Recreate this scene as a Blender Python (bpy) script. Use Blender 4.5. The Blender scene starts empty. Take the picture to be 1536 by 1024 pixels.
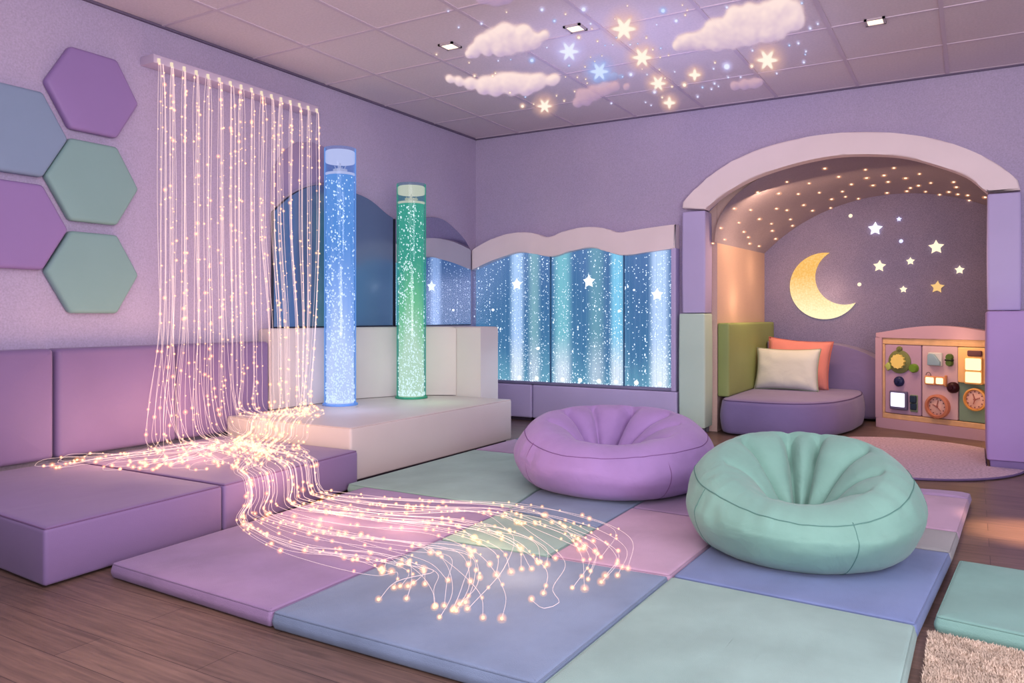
import bpy, bmesh, math, random
from mathutils import Vector, Matrix, noise
random.seed(7)
COL = bpy.context.scene.collection
W = {}
XL, YB, ZC = -4.537, 6.956, 2.928          # left wall, back wall, ceiling

# ------------------------------------------------------------------ colour + materials
def lin(c):
    return tuple(((v/255)/12.92 if v/255 <= .04045 else ((v/255+.055)/1.055)**2.4) for v in c)
def rgba(c): return (*lin(c), 1)
MATS = {}
def newmat(name):
    m = bpy.data.materials.new(name); m.use_nodes = True
    nt = m.node_tree; nt.nodes.clear()
    out = nt.nodes.new('ShaderNodeOutputMaterial')
    return m, nt, out
def nd(nt, t, **kw):
    n = nt.nodes.new(t)
    for k, v in kw.items(): setattr(n, k, v)
    return n
def surf(name, c, rough=.7, var=.10, vscale=2.2, bump=.15, bscale=260, wrinkle=0., wscale=9, sheen=.0, spec=.3, metal=0, c2=None, emit=0):
    """woven / painted / vinyl surface: mottled colour, fine grain bump and optional soft wrinkles"""
    if name in MATS: return MATS[name]
    m, nt, out = newmat(name); L = nt.links.new
    tc = nd(nt, 'ShaderNodeTexCoord')
    n1 = nd(nt, 'ShaderNodeTexNoise'); n1.inputs['Scale'].default_value = vscale; n1.inputs['Detail'].default_value = 5
    L(tc.outputs['Object'], n1.inputs['Vector'])
    rp = nd(nt, 'ShaderNodeValToRGB')
    a = lin(c); b = lin(c2) if c2 else tuple(min(1, v*(1+var)) for v in a)
    if not c2: a = tuple(v*(1-var) for v in a)
    rp.color_ramp.elements[0].position = .32; rp.color_ramp.elements[1].position = .68
    rp.color_ramp.elements[0].color = (*a, 1); rp.color_ramp.elements[1].color = (*b, 1)
    L(n1.outputs['Fac'], rp.inputs['Fac'])
    p = nd(nt, 'ShaderNodeBsdfPrincipled')
    L(rp.outputs['Color'], p.inputs['Base Color'])
    p.inputs['Roughness'].default_value = rough; p.inputs['Metallic'].default_value = metal
    p.inputs['Specular IOR Level'].default_value = spec
    if sheen: p.inputs['Sheen Weight'].default_value = sheen
    if emit:
        L(rp.outputs['Color'], p.inputs['Emission Color']); p.inputs['Emission Strength'].default_value = emit
    last = None
    if wrinkle:
        mp = nd(nt, 'ShaderNodeMapping'); mp.inputs['Scale'].default_value = (1, .45, 1); mp.inputs['Rotation'].default_value = (0, 0, .5)
        L(tc.outputs['Object'], mp.inputs['Vector'])
        n2 = nd(nt, 'ShaderNodeTexNoise'); n2.inputs['Scale'].default_value = wscale; n2.inputs['Detail'].default_value = 3; n2.inputs['Distortion'].default_value = .6
        L(mp.outputs['Vector'], n2.inputs['Vector'])
        b1 = nd(nt, 'ShaderNodeBump'); b1.inputs['Strength'].default_value = wrinkle; b1.inputs['Distance'].default_value = .03
        L(n2.outputs['Fac'], b1.inputs['Height']); last = b1
    if bump:
        n3 = nd(nt, 'ShaderNodeTexNoise'); n3.inputs['Scale'].default_value = bscale; n3.inputs['Detail'].default_value = 2
        L(tc.outputs['Object'], n3.inputs['Vector'])
        b2 = nd(nt, 'ShaderNodeBump'); b2.inputs['Strength'].default_value = bump; b2.inputs['Distance'].default_value = .004
        L(n3.outputs['Fac'], b2.inputs['Height'])
        if last: L(last.outputs['Normal'], b2.inputs['Normal'])
        last = b2
    if last: L(last.outputs['Normal'], p.inputs['Normal'])
    L(p.outputs['BSDF'], out.inputs['Surface'])
    MATS[name] = m; return m
def glow(name, c, strength=1., sample=True, alpha=1.):
    if name in MATS: return MATS[name]
    m, nt, out = newmat(name); L = nt.links.new
    e = nd(nt, 'ShaderNodeEmission'); e.inputs['Color'].default_value = rgba(c); e.inputs['Strength'].default_value = strength
    if alpha < 1:
        t = nd(nt, 'ShaderNodeBsdfTransparent'); mx = nd(nt, 'ShaderNodeMixShader'); mx.inputs['Fac'].default_value = alpha
        L(t.outputs['BSDF'], mx.inputs[1]); L(e.outputs['Emission'], mx.inputs[2]); L(mx.outputs['Shader'], out.inputs['Surface'])
    else: L(e.outputs['Emission'], out.inputs['Surface'])
    if not sample: m.cycles.emission_sampling = 'NONE'
    MATS[name] = m; return m
def glow_z(name, stops, z0, z1, strength, alpha=1., soft_edge=False, patch=None, streak=0, sample=True):
    """luminous body whose colour runs up its own height; alpha<1 lets what lies behind shine through"""
    m, nt, out = newmat(name); L = nt.links.new
    tc = nd(nt, 'ShaderNodeTexCoord'); sp = nd(nt, 'ShaderNodeSeparateXYZ'); L(tc.outputs['Object'], sp.inputs['Vector'])
    mr = nd(nt, 'ShaderNodeMapRange'); mr.inputs['From Min'].default_value = z0; mr.inputs['From Max'].default_value = z1
    L(sp.outputs['Z'], mr.inputs['Value'])
    fac = mr.outputs['Result']
    rp = nd(nt, 'ShaderNodeValToRGB'); els = rp.color_ramp.elements
    for i, (pos, c) in enumerate(stops):
        el = els[i] if i < 2 else els.new(pos)
        el.position = pos; el.color = rgba(c)
    src = fac
    if streak:
        mp = nd(nt, 'ShaderNodeMapping'); mp.inputs['Scale'].default_value = (streak, streak, .6); L(tc.outputs['Object'], mp.inputs['Vector'])
        n = nd(nt, 'ShaderNodeTexNoise'); n.inputs['Scale'].default_value = 1.; n.inputs['Detail'].default_value = 4; L(mp.outputs['Vector'], n.inputs['Vector'])
        ma = nd(nt, 'ShaderNodeMath', operation='MULTIPLY_ADD'); ma.inputs[1].default_value = .9; ma.inputs[2].default_value = -.45
        L(n.outputs['Fac'], ma.inputs[0])
        ad = nd(nt, 'ShaderNodeMath', operation='SUBTRACT'); L(fac, ad.inputs[0]); L(ma.outputs[0], ad.inputs[1]); src = ad.outputs[0]
    L(src, rp.inputs['Fac'])
    e = nd(nt, 'ShaderNodeEmission'); e.inputs['Strength'].default_value = strength; L(rp.outputs['Color'], e.inputs['Color'])
    if alpha < 1 or soft_edge:
        t = nd(nt, 'ShaderNodeBsdfTransparent'); mx = nd(nt, 'ShaderNodeMixShader')
        if soft_edge:
            gx = nd(nt, 'ShaderNodeSeparateXYZ'); L(tc.outputs['Generated'], gx.inputs['Vector'])
            pp = nd(nt, 'ShaderNodeMath', operation='PINGPONG'); pp.inputs[1].default_value = .5; L(gx.outputs['X'], pp.inputs[0])
            pw = nd(nt, 'ShaderNodeMapRange', interpolation_type='SMOOTHERSTEP'); pw.inputs['From Max'].default_value = .5; L(pp.outputs[0], pw.inputs['Value'])
            ml = nd(nt, 'ShaderNodeMath', operation='MULTIPLY'); ml.inputs[1].default_value = alpha; L(pw.outputs[0], ml.inputs[0])
            L(ml.outputs[0], mx.inputs['Fac'])
        else: mx.inputs['Fac'].default_value = alpha
        L(t.outputs['BSDF'], mx.inputs[1]); L(e.outputs['Emission'], mx.inputs[2]); L(mx.outputs['Shader'], out.inputs['Surface'])
    else: L(e.outputs['Emission'], out.inputs['Surface'])
    if not sample: m.cycles.emission_sampling = 'NONE'
    return m
def halo(name, c, amt, power=3., strength=1., gen=False):
    """added glow shell imitating bloom around a bulb: dense where you look through its middle, gone at its rim"""
    m, nt, out = newmat(name); L = nt.links.new
    e = nd(nt, 'ShaderNodeEmission'); e.inputs['Color'].default_value = rgba(c); e.inputs['Strength'].default_value = strength
    t = nd(nt, 'ShaderNodeBsdfTransparent'); mx = nd(nt, 'ShaderNodeMixShader')
    lw = nd(nt, 'ShaderNodeLayerWeight'); lw.inputs['Blend'].default_value = .5
    iv = nd(nt, 'ShaderNodeMath', operation='SUBTRACT'); iv.inputs[0].default_value = 1.; L(lw.outputs['Facing'], iv.inputs[1])
    pw = nd(nt, 'ShaderNodeMath', operation='POWER'); pw.inputs[1].default_value = power; L(iv.outputs[0], pw.inputs[0])
    ml = nd(nt, 'ShaderNodeMath', operation='MULTIPLY'); ml.inputs[1].default_value = amt; L(pw.outputs[0], ml.inputs[0])
    ad = nd(nt, 'ShaderNodeAddShader'); L(ml.outputs[0], e.inputs['Strength']); L(t.outputs['BSDF'], ad.inputs[0]); L(e.outputs['Emission'], ad.inputs[1]); L(ad.outputs['Shader'], out.inputs['Surface'])
    m.cycles.emission_sampling = 'NONE'; return m
def clear(name, tint=(255,255,255), gloss=.1, rough=.03, edge=None, edge_amt=.6):
    """thin clear acrylic: lets light through, mirrors a little, optional edge glow and faint tint painted in as emission"""
    m, nt, out = newmat(name); L = nt.links.new
    t = nd(nt, 'ShaderNodeBsdfTransparent'); t.inputs['Color'].default_value = rgba(tint)
    g = nd(nt, 'ShaderNodeBsdfGlossy'); g.inputs['Roughness'].default_value = rough
    mx = nd(nt, 'ShaderNodeMixShader'); mx.inputs['Fac'].default_value = gloss
    L(t.outputs['BSDF'], mx.inputs[1]); L(g.outputs['BSDF'], mx.inputs[2]); res = mx
    if edge:
        lw = nd(nt, 'ShaderNodeLayerWeight'); lw.inputs['Blend'].default_value = .5
        pw = nd(nt, 'ShaderNodeMath', operation='POWER'); pw.inputs[1].default_value = 4.; L(lw.outputs['Facing'], pw.inputs[0])
        ml = nd(nt, 'ShaderNodeMath', operation='MULTIPLY_ADD'); ml.inputs[1].default_value = edge_amt; ml.inputs[2].default_value = .10; L(pw.outputs[0], ml.inputs[0])
        e = nd(nt, 'ShaderNodeEmission'); e.inputs['Color'].default_value = rgba(edge); e.inputs['Strength'].default_value = 1.
        m2 = nd(nt, 'ShaderNodeMixShader'); L(ml.outputs[0], m2.inputs['Fac']); L(mx.outputs['Shader'], m2.inputs[1]); L(e.outputs['Emission'], m2.inputs[2]); res = m2
    L(res.outputs['Shader'], out.inputs['Surface']); m.cycles.emission_sampling = 'NONE'
    return m
def projected(name, strength=1.):
    m, nt, out = newmat(name); L = nt.links.new
    a = nd(nt, 'ShaderNodeAttribute'); a.attribute_name = 'glow'
    e = nd(nt, 'ShaderNodeEmission'); e.inputs['Strength'].default_value = strength; L(a.outputs['Color'], e.inputs['Color'])
    t = nd(nt, 'ShaderNodeBsdfTransparent'); mx = nd(nt, 'ShaderNodeMixShader')
    L(a.outputs['Alpha'], mx.inputs['Fac']); L(t.outputs['BSDF'], mx.inputs[1]); L(e.outputs['Emission'], mx.inputs[2])
    L(mx.outputs['Shader'], out.inputs['Surface']); m.cycles.emission_sampling = 'NONE'
    return m
def mirror_mat(name, tint, rough, base=None, amt=1.):
    m, nt, out = newmat(name); L = nt.links.new
    g = nd(nt, 'ShaderNodeBsdfGlossy'); g.inputs['Color'].default_value = rgba(tint); g.inputs['Roughness'].default_value = rough
    if base:
        d = nd(nt, 'ShaderNodeBsdfDiffuse'); d.inputs['Color'].default_value = rgba(base)
        mx = nd(nt, 'ShaderNodeMixShader'); mx.inputs['Fac'].default_value = amt
        L(d.outputs['BSDF'], mx.inputs[1]); L(g.outputs['BSDF'], mx.inputs[2]); L(mx.outputs['Shader'], out.inputs['Surface'])
    else: L(g.outputs['BSDF'], out.inputs['Surface'])
    return m

# ------------------------------------------------------------------ object helpers (all shapes are given in room metres)
def tag(o, label=None, cat=None, group=None, kind=None):
    if label: o['label'] = label
    if cat: o['category'] = cat
    if group: o['group'] = group
    if kind: o['kind'] = kind
    return o
def thing(name, label, cat, loc, group=None, rz=0):
    o = bpy.data.objects.new(name, None); COL.objects.link(o)
    o.empty_display_size = .1; o.location = loc; o.rotation_euler = (0, 0, rz)
    W[o] = Matrix.Translation(Vector(loc)) @ Matrix.Rotation(rz, 4, 'Z')
    return tag(o, label, cat, group)
def mk(name, bm, mat, parent=None, smooth=True, angle=None):
    bmesh.ops.recalc_face_normals(bm, faces=bm.faces[:])
    if parent is None:
        xs = [v.co for v in bm.verts]
        lo = Vector((min(v.x for v in xs), min(v.y for v in xs), min(v.z for v in xs))); hi = Vector((max(v.x for v in xs), max(v.y for v in xs), max(v.z for v in xs)))
        M = Matrix.Translation(Vector(((lo.x+hi.x)/2, (lo.y+hi.y)/2, lo.z)))
    else: M = W[parent]
    bm.transform(M.inverted())
    me = bpy.data.meshes.new(name); bm.to_mesh(me); bm.free()
    o = bpy.data.objects.new(name, me); COL.objects.link(o)
    if mat: me.materials.append(mat)
    if smooth:
        for p in me.polygons: p.use_smooth = True
        me.set_sharp_from_angle(angle=math.radians(angle or 50))
    if parent is None: o.location = M.to_translation()
    else: o.parent = parent
    W[o] = M
    return o
def struct(name, bm, mat, smooth=False, parent=None):
    o = mk(name, bm, mat, parent, smooth)
    if parent is None: o['kind'] = 'structure'
    return o
def BM(): return bmesh.new()
def box(bm, x0, x1, y0, y1, z0, z1, bev=0, seg=3, M=None):
    r = bmesh.ops.create_cube(bm, size=1)
    vs = r['verts']
    for v in vs: v.co = Vector((x0+(v.co.x+.5)*(x1-x0), y0+(v.co.y+.5)*(y1-y0), z0+(v.co.z+.5)*(z1-z0)))
    if bev:
        es = list({e for v in vs for e in v.link_edges})
        rr = bmesh.ops.bevel(bm, geom=es, offset=bev, segments=seg, affect='EDGES', profile=.5)
        vs = list({v for f in rr['faces'] for v in f.verts} | {v for v in vs if v.is_valid})
    if M is not None:
        for v in vs: v.co = M @ v.co
    return bm
def tube(bm, pts, rad, n=6, closed=False, caps=True):
    pts = [Vector(p) for p in pts]; N = len(pts); rings = []
    up = Vector((0, 0, 1)); prev = None
    for i, p in enumerate(pts):
        a = pts[(i-1) % N] if (closed or i > 0) else p
        b = pts[(i+1) % N] if (closed or i < N-1) else p
        t = (b-a)
        if t.length < 1e-9: t = Vector((0, 0, 1))
        t.normalize()
        if prev is None:
            u = t.cross(up)
            if u.length < .05: u = t.cross(Vector((1, 0, 0)))
        else: u = prev - t*prev.dot(t)
        if u.length < 1e-6: u = t.orthogonal()
        u.normalize(); prev = u; w = t.cross(u)
        r = rad[i] if isinstance(rad, (list, tuple)) else rad
        rings.append([bm.verts.new(p + (u*math.cos(k*2*math.pi/n) + w*math.sin(k*2*math.pi/n))*r) for k in range(n)])
    for i in range(N if closed else N-1):
        A, B = rings[i], rings[(i+1) % N]
        for k in range(n): bm.faces.new((A[k], A[(k+1) % n], B[(k+1) % n], B[k]))
    if not closed and caps: bm.faces.new(rings[0]); bm.faces.new(rings[-1])
    return bm
def lathe(bm, prof, c=(0, 0, 0), n=48, M=None):
    rings = []
    def T(v): v = Vector(v); return (M @ v) if M is not None else v + Vector(c)
    for r, z in prof:
        if r < 1e-6: rings.append([bm.verts.new(T((0, 0, z)))])
        else: rings.append([bm.verts.new(T((r*math.cos(2*math.pi*k/n), r*math.sin(2*math.pi*k/n), z))) for k in range(n)])
    for A, B in zip(rings, rings[1:]):
        if len(A) == 1 and len(B) == 1: continue
        for k in range(n):
            j = (k+1) % n
            if len(A) == 1: bm.faces.new((A[0], B[j], B[k]))
            elif len(B) == 1: bm.faces.new((A[k], A[j], B[0]))
            else: bm.faces.new((A[k], A[j], B[j], B[k]))
    return bm
def ball(bm, c, r, sub=1, sc=(1, 1, 1)):
    q = bmesh.ops.create_icosphere(bm, subdivisions=sub, radius=1)
    for v in q['verts']: v.co = Vector((c[0]+v.co.x*r*sc[0], c[1]+v.co.y*r*sc[1], c[2]+v.co.z*r*sc[2]))
def catmull(P, n=8):
    P = [Vector(p) for p in P]; out = []
    for i in range(len(P)-1):
        p0 = P[i-1] if i else P[0]*2-P[1]; p1, p2 = P[i], P[i+1]; p3 = P[i+2] if i+2 < len(P) else P[-1]*2-P[-2]
        for k in range(n):
            t = k/n
            out.append(.5*((2*p1)+(p2-p0)*t+(2*p0-5*p1+4*p2-p3)*t*t+(3*p1-p0-3*p2+p3)*t**3))
    out.append(P[-1]); return out
def centripetal(P, step=.035):
    P = [Vector(p) for p in P]; Q = [P[0]]
    for p in P[1:]:
        if (p-Q[-1]).length > .004: Q.append(p)
    P = Q; out = []
    for i in range(len(P)-1):
        p1, p2 = P[i], P[i+1]; p0 = P[i-1] if i else p1*2-p2; p3 = P[i+2] if i+2 < len(P) else p2*2-p1
        t0 = 0; t1 = t0+max(1e-4, (p1-p0).length)**.5; t2 = t1+max(1e-4, (p2-p1).length)**.5; t3 = t2+max(1e-4, (p3-p2).length)**.5
        n = max(2, min(16, int((p2-p1).length/step)+1))
        for k in range(n):
            t = t1+(t2-t1)*k/n
            a1 = p0*((t1-t)/(t1-t0))+p1*((t-t0)/(t1-t0)); a2 = p1*((t2-t)/(t2-t1))+p2*((t-t1)/(t2-t1)); a3 = p2*((t3-t)/(t3-t2))+p3*((t-t2)/(t3-t2))
            b1 = a1*((t2-t)/(t2-t0))+a2*((t-t0)/(t2-t0)); b2 = a2*((t3-t)/(t3-t1))+a3*((t-t1)/(t3-t1))
            out.append(b1*((t2-t)/(t2-t1))+b2*((t-t1)/(t2-t1)))
    out.append(P[-1]); return out
def roundpoly(poly, rc, step=.07, n=5):
    P = [Vector((*p[:2], 0)) for p in poly]; N = len(P); out = []
    for i in range(N):
        a, p, b = P[i-1], P[i], P[(i+1) % N]
        d1 = (a-p); d2 = (b-p); r = min(rc, d1.length*.45, d2.length*.45)
        s, e = p+d1.normalized()*r, p+d2.normalized()*r
        for k in range(n+1):
            t = k/n; out.append((1-t)**2*s+2*t*(1-t)*p+t*t*e)
        nx = P[(i+1) % N]; d3 = (P[(i+2) % N]-nx); r2 = min(rc, (nx-p).length*.45, d3.length*.45)
        e2 = nx+(p-nx).normalized()*r2; m = int((e2-e).length/step)
        for k in range(1, m): out.append(e.lerp(e2, k/m))
    return out
def pad(bm, poly, z0, z1, r=.03, bulge=.01, rc=.03, wob=0, M=None, side=0., ret=None, seg=4, step=.07):
    """upholstered slab: soft rounded rim, slightly crowned top; poly counter-clockwise"""
    pts = roundpoly(poly, rc, step); N = len(pts)
    nr = []
    for i in range(N):
        t = pts[(i+1) % N]-pts[i-1]; t = t.normalized() if t.length > 1e-9 else Vector((1, 0, 0)); nr.append(Vector((t.y, -t.x, 0)))
    c = sum(pts, Vector())/N
    T = (lambda v: M @ v) if M is not None else (lambda v: v)
    def wobble(p, z): return wob*noise.noise(Vector((p.x*3.1, p.y*3.1, z*3+1.7)))
    loops = []
    def loop(ins, z, s=None, w=0):
        L = []
        for p, n in zip(pts, nr):
            q = p-n*ins
            if s is not None: q = c+(p-n*ins-c)*s
            L.append(bm.verts.new(T(Vector((q.x, q.y, z+w*wobble(q, z))))))
        loops.append(L)
    rb = min(r*.6, (z1-z0)*.3)
    loop(rb, z0); loop(rb*.3, z0+rb*.3); loop(0, z0+rb)
    if side:
        for k in (.25, .5, .75): loop(-side*math.sin(math.pi*k), z0+rb+(z1-r-z0-rb)*k)
    for k in range(seg+1):
        a = k/seg*math.pi/2; loop(r*(1-math.cos(a)), z1-r+r*math.sin(a))
    for s in (.95, .85, .7, .5, .3, .12): loop(r, z1+bulge*(1-s**3), s, 1)
    for A, B in zip(loops, loops[1:]):
        for k in range(N): bm.faces.new((A[k], A[(k+1) % N], B[(k+1) % N], B[k]))
    bm.faces.new(loops[0][::-1]); bm.faces.new(loops[-1])
    if ret is not None:
        k = r*.3
        ret.extend([T(Vector((p.x-n.x*k, p.y-n.y*k, z1-k))) for p, n in zip(pts, nr)])
    return bm
MX = Matrix(((0, 0, 1, 0), (1, 0, 0, 0), (0, 1, 0, 0), (0, 0, 0, 1)))      # (a,b,c) -> X=c, Y=a, Z=b : panels on the left wall
MY = Matrix(((1, 0, 0, 0), (0, 0, -1, 0), (0, 1, 0, 0), (0, 0, 0, 1)))     # (a,b,c) -> X=a, Y=-c, Z=b : panels facing the room from the back
def onleft(x): return Matrix.Translation((x, 0, 0)) @ MX
def onback(y): return Matrix.Translation((0, y, 0)) @ MY
def rect(a0, a1, b0, b1): return [(a0, b0), (a1, b0), (a1, b1), (a0, b1)]
def band(bm, P, Q, M, depth, bev=.02, close=False):
    """slab between two facing polylines P and Q (2D), front at c=0, back at c=-depth"""
    def V(p, c): return bm.verts.new(M @ Vector((p[0], p[1], c)))
    f = [[V(p, 0) for p in P], [V(q, 0) for q in Q]]; b = [[V(p, -depth) for p in P], [V(q, -depth) for q in Q]]
    n = len(P); faces = []
    for i in range(n-1):
        faces.append(bm.faces.new((f[0][i], f[0][i+1], f[1][i+1], f[1][i]))); bm.faces.new((b[0][i], b[1][i], b[1][i+1], b[0][i+1]))
        for s in (0, 1): bm.faces.new((f[s][i], b[s][i], b[s][i+1], f[s][i+1]))
    for i in (0, n-1): bm.faces.new((f[0][i], f[1][i], b[1][i], b[0][i]))
    fs = set(faces)
    es = [e for e in {e for F in faces for e in F.edges} if sum(1 for F in e.link_faces if F in fs) == 1]
    if bev: bmesh.ops.bevel(bm, geom=es, offset=bev, segments=3, affect='EDGES', profile=.5)
    return bm
def prism(bm, poly, M, c0, c1, bev=0):
    vs = [bm.verts.new(M @ Vector((p[0], p[1], c1))) for p in poly]; wb = [bm.verts.new(M @ Vector((p[0], p[1], c0))) for p in poly]
    F = bm.faces.new(vs); bm.faces.new(wb[::-1]); n = len(poly)
    for i in range(n): bm.faces.new((vs[i], vs[(i+1) % n], wb[(i+1) % n], wb[i]))
    if bev: bmesh.ops.bevel(bm, geom=list(F.edges), offset=bev, segments=3, affect='EDGES', profile=.5)
    return bm
def starpoly(r, k=.45, n=5, a0=math.pi/2):
    return [((r if i % 2 == 0 else r*k)*math.cos(a0+i*math.pi/n), (r if i % 2 == 0 else r*k)*math.sin(a0+i*math.pi/n)) for i in range(2*n)]
def dup(o, loc, label=None, group=None):
    r = o.copy(); COL.objects.link(r); r.location = loc
    if label: r['label'] = label
    if group: r['group'] = group
    for ch in list(o.children):
        c = ch.copy(); COL.objects.link(c); c.parent = r
        for g in ch.children:
            d = g.copy(); COL.objects.link(d); d.parent = c
    return r
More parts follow.
